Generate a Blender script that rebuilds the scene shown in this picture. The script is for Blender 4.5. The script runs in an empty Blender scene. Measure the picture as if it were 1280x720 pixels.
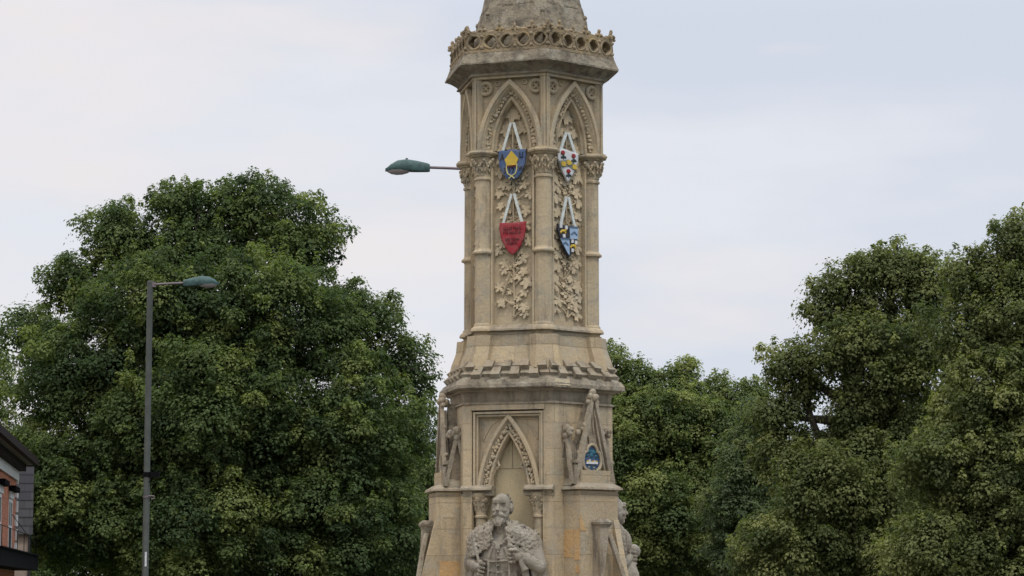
import bpy, bmesh, math, random
import numpy as np
from mathutils import Vector, Matrix, noise as mnoise

random.seed(7)
C = bpy.context.scene.collection
sc = bpy.context.scene
PI = math.pi
R_ = math.radians

# ------------------------------------------------------------------ camera
F = 3200.0                      # focal length in pixels of the 1280-wide photo
HOR = 740.0                     # row of the horizon
PIT = math.atan((HOR - 360) / F)
CP, SP = math.cos(PIT), math.sin(PIT)
EYE = 1.6
D = 28.5                        # distance to the monument axis

def P(px, py, Y):
    xc, yc = (px - 640) / F, (360 - py) / F
    t = Y / (CP - yc * SP)
    return Vector((xc * t, Y, EYE + t * (SP + yc * CP)))

def zz(py, Y):
    return P(640, py, Y).z

cam = bpy.data.cameras.new('camera')
cam.sensor_width = 36.0
cam.lens = 36.0 * F / 1280
cam.clip_end = 3000
co = bpy.data.objects.new('camera', cam)
C.objects.link(co)
co.location = (0, 0, EYE)
co.rotation_euler = (PI / 2 + PIT, 0, 0)
sc.camera = co

# ------------------------------------------------------------------ materials
def newmat(name):
    m = bpy.data.materials.new(name)
    m.use_nodes = True
    nt = m.node_tree
    b = nt.nodes['Principled BSDF']
    return m, nt, b

def N(nt, t, **kw):
    n = nt.nodes.new(t)
    for k, v in kw.items():
        setattr(n, k, v)
    return n

def ramp(nt, src, stops):
    r = N(nt, 'ShaderNodeValToRGB')
    el = r.color_ramp.elements
    while len(el) > 1:
        el.remove(el[-1])
    el[0].position = stops[0][0]
    c = stops[0][1]
    el[0].color = c if len(c) == 4 else (*c, 1)
    for p, c in stops[1:]:
        e = el.new(p)
        e.color = c if len(c) == 4 else (*c, 1)
    nt.links.new(src, r.inputs[0])
    return r.outputs[0]

def noise(nt, vec, scale, detail=4, rough=0.6):
    n = N(nt, 'ShaderNodeTexNoise')
    n.inputs['Scale'].default_value = scale
    n.inputs['Detail'].default_value = detail
    n.inputs['Roughness'].default_value = rough
    nt.links.new(vec, n.inputs['Vector'])
    return n.outputs['Fac']

def mix(nt, fac, a, b, mode='MIX'):
    m = N(nt, 'ShaderNodeMix', data_type='RGBA', blend_type=mode)
    if isinstance(fac, (int, float)):
        m.inputs[0].default_value = fac
    else:
        nt.links.new(fac, m.inputs[0])
    for i, v in ((6, a), (7, b)):
        if isinstance(v, (tuple, list)):
            m.inputs[i].default_value = (*v, 1)
        else:
            nt.links.new(v, m.inputs[i])
    return m.outputs[2]

def math_(nt, op, a, b=0.0):
    m = N(nt, 'ShaderNodeMath', operation=op)
    for i, v in ((0, a), (1, b)):
        if isinstance(v, (int, float)):
            m.inputs[i].default_value = v
        else:
            nt.links.new(v, m.inputs[i])
    return m.outputs[0]

def bump(nt, b, h, strength=0.5, dist=0.02):
    n = N(nt, 'ShaderNodeBump')
    n.inputs['Strength'].default_value = strength
    n.inputs['Distance'].default_value = dist
    nt.links.new(h, n.inputs['Height'])
    nt.links.new(n.outputs[0], b.inputs['Normal'])

BASE_X = (664.0 - 640) / F * D * 1.0   # monument axis

def stone(name, c1, c2, lichen, amt, dark, damt, joints=False, bmp=0.5, streak=True):
    m, nt, b = newmat(name)
    pos = N(nt, 'ShaderNodeNewGeometry').outputs['Position']
    col = mix(nt, ramp(nt, noise(nt, pos, 1.3, 5, .6), [(.36, (0, 0, 0)), (.66, (1, 1, 1))]), c1, c2)
    h = noise(nt, pos, 34, 6, .7)
    if joints:
        sep = N(nt, 'ShaderNodeSeparateXYZ')
        nt.links.new(pos, sep.inputs[0])
        x = math_(nt, 'SUBTRACT', sep.outputs[0], BASE_X)
        y = math_(nt, 'SUBTRACT', D, sep.outputs[1])
        ang = math_(nt, 'ARCTAN2', x, y)
        cmb = N(nt, 'ShaderNodeCombineXYZ')
        nt.links.new(ang, cmb.inputs[0])
        nt.links.new(sep.outputs[2], cmb.inputs[1])
        br = N(nt, 'ShaderNodeTexBrick')
        br.inputs['Scale'].default_value = 1.0
        br.inputs['Brick Width'].default_value = .53
        br.inputs['Row Height'].default_value = .285
        br.inputs['Mortar Size'].default_value = .004
        br.inputs['Mortar Smooth'].default_value = .4
        br.inputs['Color1'].default_value = (.80, .80, .81, 1)
        br.inputs['Color2'].default_value = (1.10, 1.07, 1.0, 1)
        br.inputs['Mortar'].default_value = (.62, .59, .55, 1)
        nt.links.new(cmb.outputs[0], br.inputs['Vector'])
        col = mix(nt, .8, col, mix(nt, 1.0, col, br.outputs['Color'], 'MULTIPLY'))
        h = math_(nt, 'SUBTRACT', h, math_(nt, 'MULTIPLY', br.outputs['Fac'], .35))
    # lichen patches and grime
    l1 = ramp(nt, noise(nt, pos, 5.5, 8, .72), [(.60 - .28 * amt, (0, 0, 0)), (.74 - .22 * amt, (1, 1, 1))])
    col = mix(nt, math_(nt, 'MULTIPLY', l1, .75), col, lichen)
    mp = N(nt, 'ShaderNodeMapping')
    mp.inputs['Scale'].default_value = (5, 5, 1.1 if streak else 5)
    nt.links.new(pos, mp.inputs[0])
    d1 = ramp(nt, noise(nt, mp.outputs[0], 1.6, 8, .7), [(.62 - .25 * damt, (0, 0, 0)), (.86 - .25 * damt, (1, 1, 1))])
    col = mix(nt, math_(nt, 'MULTIPLY', d1, .8), col, dark)
    g1 = ramp(nt, noise(nt, pos, 2.6, 6, .65), [(.46, (0, 0, 0)), (.66, (.55, .55, .55))])
    col = mix(nt, g1, col, mix(nt, 1.0, col, (.72, .76, .80), 'MULTIPLY'))
    sp = ramp(nt, noise(nt, pos, 60, 5, .75), [(.30, (.80, .80, .80)), (.5, (1, 1, 1)), (.72, (1.08, 1.07, 1.05))])
    col = mix(nt, 1.0, col, sp, 'MULTIPLY')
    nt.links.new(col, b.inputs['Base Color'])
    b.inputs['Roughness'].default_value = .92
    b.inputs['Specular IOR Level'].default_value = .15
    h2 = math_(nt, 'ADD', h, math_(nt, 'MULTIPLY', noise(nt, pos, 9, 5, .6), 1.2))
    bump(nt, b, h2, bmp, .018)
    return m

M = {}
M['wall'] = stone('limestone_ashlar', (.39, .312, .205), (.51, .415, .278), (.335, .31, .25), .35, (.15, .125, .095), .40, True, .55)
M['carved'] = stone('limestone_carved', (.39, .312, .205), (.50, .408, .275), (.315, .29, .235), .40, (.125, .102, .078), .42, False, .6)
M['stain_shade'] = stone('limestone_stain_shade', (.27, .222, .158), (.385, .322, .232), (.34, .315, .25), .42, (.085, .07, .055), .58, False, .8)  # weather stains, tone also darkened to deepen shade at ledges and strings
M['panel'] = stone('limestone_panel', (.41, .33, .218), (.50, .41, .275), (.325, .30, .25), .25, (.19, .16, .125), .25, False, .5)
M['niche'] = stone('limestone_niche', (.43, .355, .22), (.50, .415, .265), (.36, .32, .24), .15, (.24, .2, .15), .15, False, .3)
M['lichen'] = stone('limestone_lichen', (.225, .19, .14), (.335, .285, .205), (.43, .40, .32), .36, (.062, .054, .046), .74, False, 1.0, False)
M['parapet'] = stone('limestone_parapet', (.26, .205, .135), (.36, .285, .185), (.42, .30, .14), .34, (.065, .054, .044), .62, False, .9, False)
M['soot_shade'] = stone('limestone_soot_shade', (.20, .168, .124), (.30, .255, .185), (.36, .335, .26), .42, (.05, .043, .037), .74, False, 1.0, False)  # soot and lichen, base darkened further to paint in shade
M['statue'] = stone('statue_stone', (.262, .228, .176), (.35, .312, .248), (.43, .40, .345), .32, (.075, .066, .054), .62, False, 1.0, True)
M['ochre'] = stone('ochre_stone', (.44, .275, .125), (.50, .335, .17), (.38, .31, .21), .3, (.22, .16, .11), .2, False, .5)
M['cream'] = stone('cream_stone', (.44, .36, .23), (.48, .40, .27), (.38, .34, .25), .4, (.20, .17, .12), .3, False, .5)

def paint(name, col, rough=.55, var=.25, sc_=14, grime=0.0, spec=.3):
    m, nt, b = newmat(name)
    pos = N(nt, 'ShaderNodeTexCoord').outputs['Object']
    v = ramp(nt, noise(nt, pos, sc_, 6, .7), [(.3, (1 - var,) * 3), (.65, (1 + var * .3,) * 3)])
    c = mix(nt, 1.0, col, v, 'MULTIPLY')
    if grime:
        g = ramp(nt, noise(nt, pos, 16, 8, .75), [(.42, (0, 0, 0)), (.68, (grime,) * 3)])
        c = mix(nt, g, c, (.17, .15, .12))
        ch = ramp(nt, noise(nt, pos, 38, 4, .7), [(.66, (0, 0, 0)), (.70, (grime,) * 3)])
        c = mix(nt, ch, c, (.36, .32, .25))
    nt.links.new(c, b.inputs['Base Color'])
    b.inputs['Roughness'].default_value = rough
    b.inputs['Specular IOR Level'].default_value = spec
    bump(nt, b, noise(nt, pos, 40, 4, .6), .35, .01)
    return m

M['strap'] = paint('strap_white', (.60, .64, .61), .7, .2, 14, .45)
M['blue'] = paint('shield_blue', (.055, .11, .25), .65, .35, 20, .6)
M['navy'] = paint('shield_navy', (.014, .017, .03), .7, .3, 14, .4)
M['yellow'] = paint('gold_yellow', (.58, .40, .045), .6, .25, 14, .3)
M['cord'] = paint('pale_yellow', (.62, .55, .22), .65, .2, 14, .3)
M['red'] = paint('shield_red', (.30, .018, .030), .65, .3, 20, .45)
M['darkred'] = paint('dark_red', (.12, .010, .016), .7, .3, 14, .3)
M['white'] = paint('shield_white', (.62, .63, .64), .65, .2, 14, .4)
M['rosered'] = paint('rose_red', (.32, .025, .03), .65, .3, 14, .3)
M['leafdark'] = paint('leaf_dark', (.03, .045, .04), .6)
M['olive'] = paint('shield_olive', (.18, .20, .17), .6)
M['skyblue'] = paint('sky_blue', (.32, .44, .60), .65, .2, 14, .4)
M['steel'] = paint('steel_blue', (.08, .14, .22), .55)
M['teal'] = paint('badge_teal', (.03, .12, .16), .5, .4)
M['badge'] = paint('badge_blue', (.028, .075, .16), .6, .45, 20, .3)
M['post'] = paint('post_grey', (.062, .069, .060), .6, .3, 6)
M['cowl'] = paint('lamp_cowl_green', (.042, .088, .082), .6, .55, 12)
M['arm'] = paint('lamp_arm', (.15, .12, .125), .5, .2)
M['black'] = paint('black_paint', (.006, .006, .007), .9, .3, 5, 0, .05)
M['trim'] = paint('white_trim', (.66, .66, .63), .6, .2, 3)
M['soffit'] = paint('soffit_grey', (.22, .19, .17), .7, .3, 3)
M['fasciabrown'] = paint('gutter_brown', (.022, .015, .013), .7, .3, 3, 0, .1)
M['render'] = paint('render_beige', (.34, .27, .22), .9, .25, 2)
M['gutter'] = paint('gutter_cast_iron', (.03, .03, .03), .6)

def glass_mat(name, col, rough=.1):
    m, nt, b = newmat(name)
    b.inputs['Base Color'].default_value = (*col, 1)
    b.inputs['Roughness'].default_value = rough
    pos = N(nt, 'ShaderNodeTexCoord').outputs['Object']
    bump(nt, b, noise(nt, pos, 3, 2, .5), .08, .02)
    return m
M['pane'] = glass_mat('window_glass', (.05, .055, .06), .06)
M['bowl'] = glass_mat('lamp_bowl', (.33, .29, .28), .25)

def brickmat():
    m, nt, b = newmat('red_brick')
    pos = N(nt, 'ShaderNodeTexCoord').outputs['Object']
    br = N(nt, 'ShaderNodeTexBrick')
    mp = N(nt, 'ShaderNodeMapping')
    mp.inputs['Rotation'].default_value = (PI / 2, 0, 0)
    nt.links.new(pos, mp.inputs[0])
    nt.links.new(mp.outputs[0], br.inputs['Vector'])
    br.inputs['Scale'].default_value = 1
    br.inputs['Brick Width'].default_value = .22
    br.inputs['Row Height'].default_value = .075
    br.inputs['Mortar Size'].default_value = .008
    br.inputs['Color1'].default_value = (.50, .165, .07, 1)
    br.inputs['Color2'].default_value = (.34, .10, .05, 1)
    br.inputs['Mortar'].default_value = (.34, .20, .13, 1)
    v = ramp(nt, noise(nt, pos, 6, 6, .7), [(.3, (.7,) * 3), (.7, (1.15,) * 3)])
    nt.links.new(mix(nt, 1, br.outputs['Color'], v, 'MULTIPLY'), b.inputs['Base Color'])
    b.inputs['Roughness'].default_value = .9
    return m
M['brick'] = brickmat()

def slatemat():
    m, nt, b = newmat('slate')
    pos = N(nt, 'ShaderNodeTexCoord').outputs['Object']
    br = N(nt, 'ShaderNodeTexBrick')
    mp = N(nt, 'ShaderNodeMapping')
    mp.inputs['Rotation'].default_value = (PI / 2, 0, 0)
    nt.links.new(pos, mp.inputs[0])
    nt.links.new(mp.outputs[0], br.inputs['Vector'])
    br.inputs['Scale'].default_value = 1
    br.inputs['Brick Width'].default_value = .3
    br.inputs['Row Height'].default_value = .22
    br.inputs['Mortar Size'].default_value = .012
    br.inputs['Color1'].default_value = (.042, .042, .048, 1)
    br.inputs['Color2'].default_value = (.066, .063, .066, 1)
    br.inputs['Mortar'].default_value = (.034, .034, .036, 1)
    nt.links.new(br.outputs['Color'], b.inputs['Base Color'])
    b.inputs['Roughness'].default_value = .65
    return m
M['slate'] = slatemat()

def groundmat(name, c1, c2, s=3):
    m, nt, b = newmat(name)
    pos = N(nt, 'ShaderNodeNewGeometry').outputs['Position']
    c = mix(nt, ramp(nt, noise(nt, pos, s, 8, .7), [(.3, (0, 0, 0)), (.7, (1, 1, 1))]), c1, c2)
    nt.links.new(c, b.inputs['Base Color'])
    b.inputs['Roughness'].default_value = .95
    bump(nt, b, noise(nt, pos, 60, 5, .7), .4, .01)
    return m
M['asphalt'] = groundmat('asphalt', (.04, .04, .042), (.062, .06, .058))
M['grass'] = groundmat('turf', (.03, .055, .016), (.06, .085, .026), 1.5)
M['paving'] = groundmat('paving', (.22, .21, .19), (.3, .28, .25), 2)
M['kerb'] = groundmat('kerb_stone', (.3, .29, .27), (.38, .36, .33), 4)
M['marking'] = groundmat('road_paint', (.6, .6, .58), (.75, .75, .72), 6)
M['bark'] = groundmat('bark', (.045, .036, .028), (.09, .075, .058), 5)

def leafmat(name, dark, mid, light):
    m, nt, b = newmat(name)
    at = N(nt, 'ShaderNodeAttribute', attribute_name='tint')
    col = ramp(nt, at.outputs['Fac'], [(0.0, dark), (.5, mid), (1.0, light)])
    b.inputs['Roughness'].default_value = .7
    b.inputs['Specular IOR Level'].default_value = .10
    nt.links.new(col, b.inputs['Base Color'])
    tr = N(nt, 'ShaderNodeBsdfTranslucent')
    nt.links.new(mix(nt, 1, col, (1.1, 1.25, .6), 'MULTIPLY'), tr.inputs['Color'])
    ms = N(nt, 'ShaderNodeMixShader')
    ms.inputs[0].default_value = .44
    nt.links.new(b.outputs[0], ms.inputs[1])
    nt.links.new(tr.outputs[0], ms.inputs[2])
    nt.links.new(ms.outputs[0], nt.nodes['Material Output'].inputs['Surface'])
    return m
M['leaf_left'] = leafmat('leaves_deep_green', (.048, .074, .035), (.092, .128, .050), (.20, .235, .080))
M['leaf_far'] = leafmat('leaves_fresh_green', (.078, .108, .044), (.134, .170, .063), (.245, .27, .10))
M['leaf_bush'] = leafmat('leaves_grey_green', (.072, .098, .054), (.110, .144, .073), (.175, .20, .095))
M['leaf_right'] = leafmat('leaves_olive_green', (.076, .098, .042), (.136, .160, .064), (.25, .26, .105))

# ------------------------------------------------------------------ mesh builder
class MB:
    def __init__(s):
        s.v, s.f, s.sm = [], [], []

    def add(s, vs, fs, smooth=False):
        o = len(s.v)
        s.v += [tuple(v) for v in vs]
        for f in fs:
            s.f.append([i + o for i in f])
            s.sm.append(smooth)

    def box(s, c, h, mat=None):
        vs = [Vector((sx * h[0], sy * h[1], sz * h[2])) for sz in (-1, 1) for sy in (-1, 1) for sx in (-1, 1)]
        if mat is not None:
            vs = [mat @ v for v in vs]
        c = Vector(c)
        s.add([v + c for v in vs], [(0, 1, 3, 2), (4, 6, 7, 5), (0, 4, 5, 1), (2, 3, 7, 6), (0, 2, 6, 4), (1, 5, 7, 3)])

    def hexa(s, p):   # 8 points: bottom 4 (loop), top 4 (loop)
        s.add(p, [(3, 2, 1, 0), (4, 5, 6, 7), (0, 1, 5, 4), (1, 2, 6, 5), (2, 3, 7, 6), (3, 0, 4, 7)])

    def loft(s, rings, cap0=True, cap1=True, closed=True, smooth=False):
        n = len(rings[0])
        vs = [v for r in rings for v in r]
        fs = []
        for i in range(len(rings) - 1):
            for j in range(n if closed else n - 1):
                k = (j + 1) % n
                fs.append((i * n + j, i * n + k, (i + 1) * n + k, (i + 1) * n + j))
        if cap0:
            fs.append(tuple(reversed(range(n))))
        if cap1:
            fs.append(tuple((len(rings) - 1) * n + j for j in range(n)))
        s.add(vs, fs, smooth)

    def prism(s, pts, ax):   # extrude polygon pts (3d) by vector ax
        ax = Vector(ax)
        s.loft([[Vector(p) for p in pts], [Vector(p) + ax for p in pts]])

    def lathe(s, prof, c=(0, 0, 0), seg=16, smooth=True):
        rings = [[(c[0] + r * math.cos(2 * PI * i / seg), c[1] + r * math.sin(2 * PI * i / seg), c[2] + z) for i in range(seg)] for r, z in prof]
        s.loft(rings, smooth=smooth)

    def ell(s, c, r, seg=10, rg=7, rot=None):
        c = Vector(c)
        rings = []
        for i in range(rg + 1):
            t = PI * i / rg
            rr = max(math.sin(t), .02)
            ring = [Vector((r[0] * rr * math.cos(2 * PI * j / seg), r[1] * rr * math.sin(2 * PI * j / seg), r[2] * math.cos(t))) for j in range(seg)]
            if rot is not None:
                ring = [rot @ v for v in ring]
            rings.append([v + c for v in ring])
        s.loft(rings, smooth=True)

    def tube(s, pts, rad, seg=8, smooth=True):
        pts = [Vector(p) for p in pts]
        if not hasattr(rad, '__len__'):
            rad = [rad] * len(pts)
        rings = []
        t0 = (pts[1] - pts[0]).normalized()
        up = Vector((0, 0, 1)) if abs(t0.z) < .9 else Vector((1, 0, 0))
        a = t0.cross(up).normalized()
        for i, p in enumerate(pts):
            t = (pts[min(i + 1, len(pts) - 1)] - pts[max(i - 1, 0)]).normalized()
            a = (a - t * a.dot(t)).normalized()
            b = t.cross(a)
            rings.append([p + (a * math.cos(2 * PI * k / seg) + b * math.sin(2 * PI * k / seg)) * rad[i] for k in range(seg)])
        s.loft(rings, smooth=smooth)

    def torus(s, c, ua, va, R, r, seg=20, sg=6, sq=1.0):
        c, ua, va = Vector(c), Vector(ua), Vector(va)
        w = ua.cross(va)
        rings = []
        for i in range(seg + 1):
            t = 2 * PI * i / seg
            d = ua * math.cos(t) + va * math.sin(t) * sq
            rings.append([c + d * R + (d * math.cos(2 * PI * k / sg) + w * math.sin(2 * PI * k / sg)) * r for k in range(sg)])
        s.loft(rings, False, False, smooth=True)

    def build(s, name, mat, parent=None, rough=None, sharp=38, loc=None, rotz=None):
        me = bpy.data.meshes.new(name)
        bm = bmesh.new()
        vs = [bm.verts.new(v) for v in s.v]
        for f, sm in zip(s.f, s.sm):
            try:
                fc = bm.faces.new([vs[i] for i in f])
                fc.smooth = sm
            except ValueError:
                pass
        if rough:
            amp, freq, cuts, mx = rough
            bmesh.ops.triangulate(bm, faces=[f for f in bm.faces if len(f.verts) > 4])
            for _ in range(cuts):
                ed = [e for e in bm.edges if e.calc_length() > mx]
                if not ed:
                    break
                bmesh.ops.subdivide_edges(bm, edges=ed, cuts=1, use_grid_fill=True)
            bmesh.ops.remove_doubles(bm, verts=bm.verts, dist=.0004)
            for v in bm.verts:
                p = v.co * freq
                d = mnoise.noise_vector(p) + mnoise.noise_vector(p * 2.7) * .5
                v.co += d * amp
        bmesh.ops.recalc_face_normals(bm, faces=bm.faces)
        for e in bm.edges:
            if len(e.link_faces) == 2 and e.calc_face_angle(0) > R_(sharp):
                e.smooth = False
        bm.to_mesh(me)
        bm.free()
        me.materials.append(mat)
        o = bpy.data.objects.new(name, me)
        C.objects.link(o)
        if parent is not None:
            o.parent = parent
        if loc is not None:
            o.location = loc
        if rotz is not None:
            o.rotation_euler = (0, 0, rotz)
        return o

def tag(o, label=None, cat=None, group=None, kind=None):
    if label: o['label'] = label
    if cat: o['category'] = cat
    if group: o['group'] = group
    if kind: o['kind'] = kind
    return o

def empty(name, loc, label, cat, rz=0, group=None):
    o = bpy.data.objects.new(name, None)
    C.objects.link(o)
    o.empty_display_size = .2
    o.location = loc
    o.rotation_euler = (0, 0, rz)
    return tag(o, label, cat, group)

def dup(o, parent, rz):
    c = o.copy()
    C.objects.link(c)
    c.parent = parent
    c.rotation_euler = (0, 0, rz)
    for ch in list(o.children):
        d = ch.copy()
        C.objects.link(d)
        d.parent = c
    return c

# ------------------------------------------------------------------ the monument
mon = empty('monument', (BASE_X, D, 0), 'tall pale limestone gothic monument tower with arches, carved panels and pierced parapet', 'monument')
KU, KL = 1 / 110.6, 1 / 112.6     # metres per photo pixel, upper and lower stage
PHI0 = -19.0                      # direction of the front face, degrees
FACES = [R_(PHI0 + 60 * k) for k in range(6)]
CORN = [R_(PHI0 + 30 + 60 * k) for k in range(6)]

def ZU(y, a=78):
    return zz(y, D - .951 * a * KU)
def ZL(y, a=92):
    return zz(y, D - .951 * a * KL)
def U(u, n, z, k=KU):             # face frame -> monument frame at rotation 0 (u right, n outward)
    return Vector((u * k, -n * k, z))

def polar(a, r):
    return (math.sin(a) * r, -math.cos(a) * r)

def hexring(ap, y, k=KU, Z=None):
    z = (Z or (ZU if k == KU else ZL))(y, ap)
    Rr = ap / math.cos(R_(30)) * k
    return [Vector((*polar(a, Rr), z)) for a in CORN]

def hexloft(prof, k=KU, **kw):
    m = MB()
    m.loft([hexring(a, y, k) for a, y in prof], **kw)
    return m

# --- spire
prof = [(62, 70), (67, 58), (68.5, 42), (63, 20), (56, -5)]
m = hexloft(prof)
m.loft([hexring(56, -5), hexring(44, -60), hexring(42, -120)])
m.loft([hexring(48, -118), hexring(50, -124), hexring(36, -132)])
m.loft([hexring(34, -130), hexring(4, -560)])
g_ = hexloft([(78, 64), (75, 44), (60, 43)])
g_.build('parapet_shade_drum', M['soot_shade'], mon)  # drum added behind the piercings, dark stone painting shade into the holes
spire = m.build('spire', M['lichen'], mon, rough=(.006, 9, 3, .09))
m = MB()
top = ZU(-560, 0)
m.lathe([(.04, 0), (.12, .06), (.12, .12), (.03, .2), (.03, .75), (.0, .76)], (0, 0, top - .03), 8)
m.box((0, 0, top + .48), (.22, .035, .04))
m.build('finial_cross', M['carved'], mon)
# ribs and worn mouldings on the spire corners
m = MB()
for a in CORN:
    pts = []
    for ap, y in [(67, 44), (62.6, 20), (57.6, 4)]:
        pts.append(Vector((*polar(a, ap / math.cos(R_(30)) * KU), ZU(y, ap))))
    m.tube(pts, [.014, .013, .012], 6)
    for t in (.25, .72):
        p = pts[0].lerp(pts[2], t)
        m.ell(p + Vector((*polar(a, .012), 0)), (.028, .028, .03), 7, 5)
for f in FACES:
    for sgn, w in ((-1, 12), (1, 12)):
        mat = Matrix.Rotation(f, 3, 'Z')
        c = mat @ U(sgn * 14, 57.4, ZU(4, 57))
        m.box(c, (w * .85 * KU, .016, .010), mat)
m.build('spire_rib', M['lichen'], mon, rough=(.006, 14, 2, .06))

# --- cornice under the parapet
m = hexloft([(86, 58.5), (92, 62.5), (94, 64), (99.6, 75.5), (99.6, 77.5), (97.5, 78.2), (92, 82), (85.5, 87.5), (83.5, 91), (82, 92)], cap1=True)
m.build('cornice', M['soot_shade'], mon, rough=(.007, 11, 4, .07))  # whole cornice coloured darker: soot plus the shade of its underside
m = hexloft([(80, 89.0), (84.5, 89.6), (86, 91.2), (85.2, 92.6), (81.2, 92.9), (80.5, 94.5), (78, 95)])
m.build('cornice_roll', M['stain_shade'], mon, rough=(.003, 12, 3, .09))

# --- pierced parapet, one panel per side
def parapet_mesh():
    m = MB()
    hw, n0, n1 = 53.0, 92.5, 81.5
    zt, zb = ZU(40.5, 92), ZU(61.5, 92)
    zc = ZU(50.2, 92)
    cw = 2 * hw / 5
    rad = 7.3 * KU
    for i in range(5):
        uc = (-hw + cw * (i + .5))
        seg = 16
        ci, sq = [], []
        jit = random.uniform(.9, 1.08)
        for j in range(seg):
            t = 2 * PI * j / seg + PI / seg
            # slightly pointed, quatrefoil-worn opening
            r = rad * jit * (1 + .11 * math.cos(4 * t) + .03 * math.cos(3 * t + uc))
            du, dz = math.cos(t) * r / KU, math.sin(t) * r
            ci.append((uc + du, zc + dz))
            c, s_ = math.cos(t), math.sin(t)
            k = max(abs(c), abs(s_))
            su = uc + c / k * cw / 2
            sz = zc + (s_ / k * (zt - zc) if s_ > 0 else s_ / k * (zc - zb))
            sq.append((su, sz))
        v = [U(u, n0, z) for u, z in ci] + [U(u, n0, z) for u, z in sq] + [U(u, n1, z) for u, z in ci] + [U(u, n1, z) for u, z in sq]
        f = []
        for j in range(seg):
            k = (j + 1) % seg
            f += [(j, k, seg + k, seg + j), (2 * seg + j, 3 * seg + j, 3 * seg + k, 2 * seg + k), (j, 2 * seg + j, 2 * seg + k, k)]
        m.add(v, f)
        m.torus(U(uc, n0 - .1, zc), (1, 0, 0), (0, 0, 1), 8.6 * KU, 1.25 * KU, 18, 6)
        for dz_ in (-1,):
            m.ell(U(uc + cw / 2 * .98, n0, ZU(57.5, 92)), (3 * KU, 2 * KU, 2.6 * KU), 7, 5)
            m.ell(U(uc + cw / 2 * .98, n0, ZU(43.5, 92)), (3 * KU, 2 * KU, 2.2 * KU), 7, 5)
    m.box(U(0, 88.5, zt + .006), (hw * KU, 4.4 * KU, .014))
    m.box(U(0, 89, zb - .006), (hw * 1.005 * KU, 5.0 * KU, .016))
    # leaf crest
    for i in range(11):
        u = -hw + cw * .5 * i + random.uniform(-.9, .9)
        big = (i % 2 == 0)
        hgt = (14 if big else 7.5) * random.uniform(.75, 1.08)
        z0 = ZU(40.5, 92)
        lean = random.uniform(-.15, .15)
        m.ell(U(u, 89, z0 + hgt * .35 * KU), (2.7 * KU, 2.6 * KU, hgt * .5 * KU), 7, 5, Matrix.Rotation(lean, 3, 'Y'))
        for sgn in (-1, 1):
            m.ell(U(u + sgn * (3.6 if big else 2.6), 89.8, z0 + hgt * .42 * KU), ((3.4 if big else 2.3) * KU, 2.4 * KU, 2.3 * KU), 7, 5,
                  Matrix.Rotation(sgn * .6, 3, 'Y'))
            if big:
                m.ell(U(u + sgn * 5.0, 90, z0 + hgt * .16 * KU), (2.3 * KU, 2 * KU, 1.6 * KU), 7, 5)
        if big:
            m.ell(U(u + lean * 8, 90.0, z0 + hgt * .82 * KU), (2.2 * KU, 2.2 * KU, 3.2 * KU), 7, 5)
    return m
pp = [parapet_mesh().build('parapet_panel', M['parapet'], mon, rough=(.006, 16, 1, .08), rotz=a) for a in FACES]
# --- panel core of the upper stage
def plan_core():
    pts = []
    for f in FACES:
        rot = Matrix.Rotation(f, 3, 'Z')
        for u, n in [(-36, 68), (-28.5, 68), (-28, 71.5), (-25.5, 71.5), (-25, 64.2), (25, 64.2), (25.5, 71.5), (28, 71.5), (28.5, 68), (36, 68)]:
            pts.append(rot @ Vector((u * KU, -n * KU, 0)))
    return pts
pc = plan_core()
m = MB()
for z0, z1 in ((ZU(406), ZU(200)),):
    m.loft([[p + Vector((0, 0, z0)) for p in pc], [p + Vector((0, 0, z1)) for p in pc]])
m.build('shaft', M['panel'], mon)
m = hexloft([(64, 420), (64, 92)], k=KU)
m.build('core', M['panel'], mon)

# --- corner columns with capitals
def col_c(z):
    return (0, -80 * KU, z)
def column_mesh():
    m = MB()
    cz = lambda y: ZU(y, 80)
    k = KU
    P_ = [(10.4, 407), (10.2, 318), (10.2, 316.5), (11.0, 316.2), (11.2, 315.2), (13.8, 314.6), (14.0, 312.5), (12.0, 310.5), (10.6, 309), (10.3, 307), (10.0, 224), (10, 222.5), (11.8, 221.8), (11.8, 219.5), (10.2, 218.5), (10.2, 214)]
    m.lathe([(r * k, cz(y)) for r, y in P_], (0, -77.3 * k, 0), 16)
    # base moulding
    m.lathe([(r * k, cz(y)) for r, y in [(10.5, 402), (12, 404), (12, 406), (14.5, 407.5), (16, 410.2), (16.2, 412.4), (13.2, 413), (11.2, 414.2), (11.2, 415.6), (13.5, 416.6), (12.5, 418)]], (0, -77.3 * k, 0), 16)
    # flat pilaster faces below the band
    m.lathe([(11.2 * k, cz(318)), (11.2 * k, cz(402))], (0, -76.8 * k, 0), 8, False)
    return m
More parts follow.
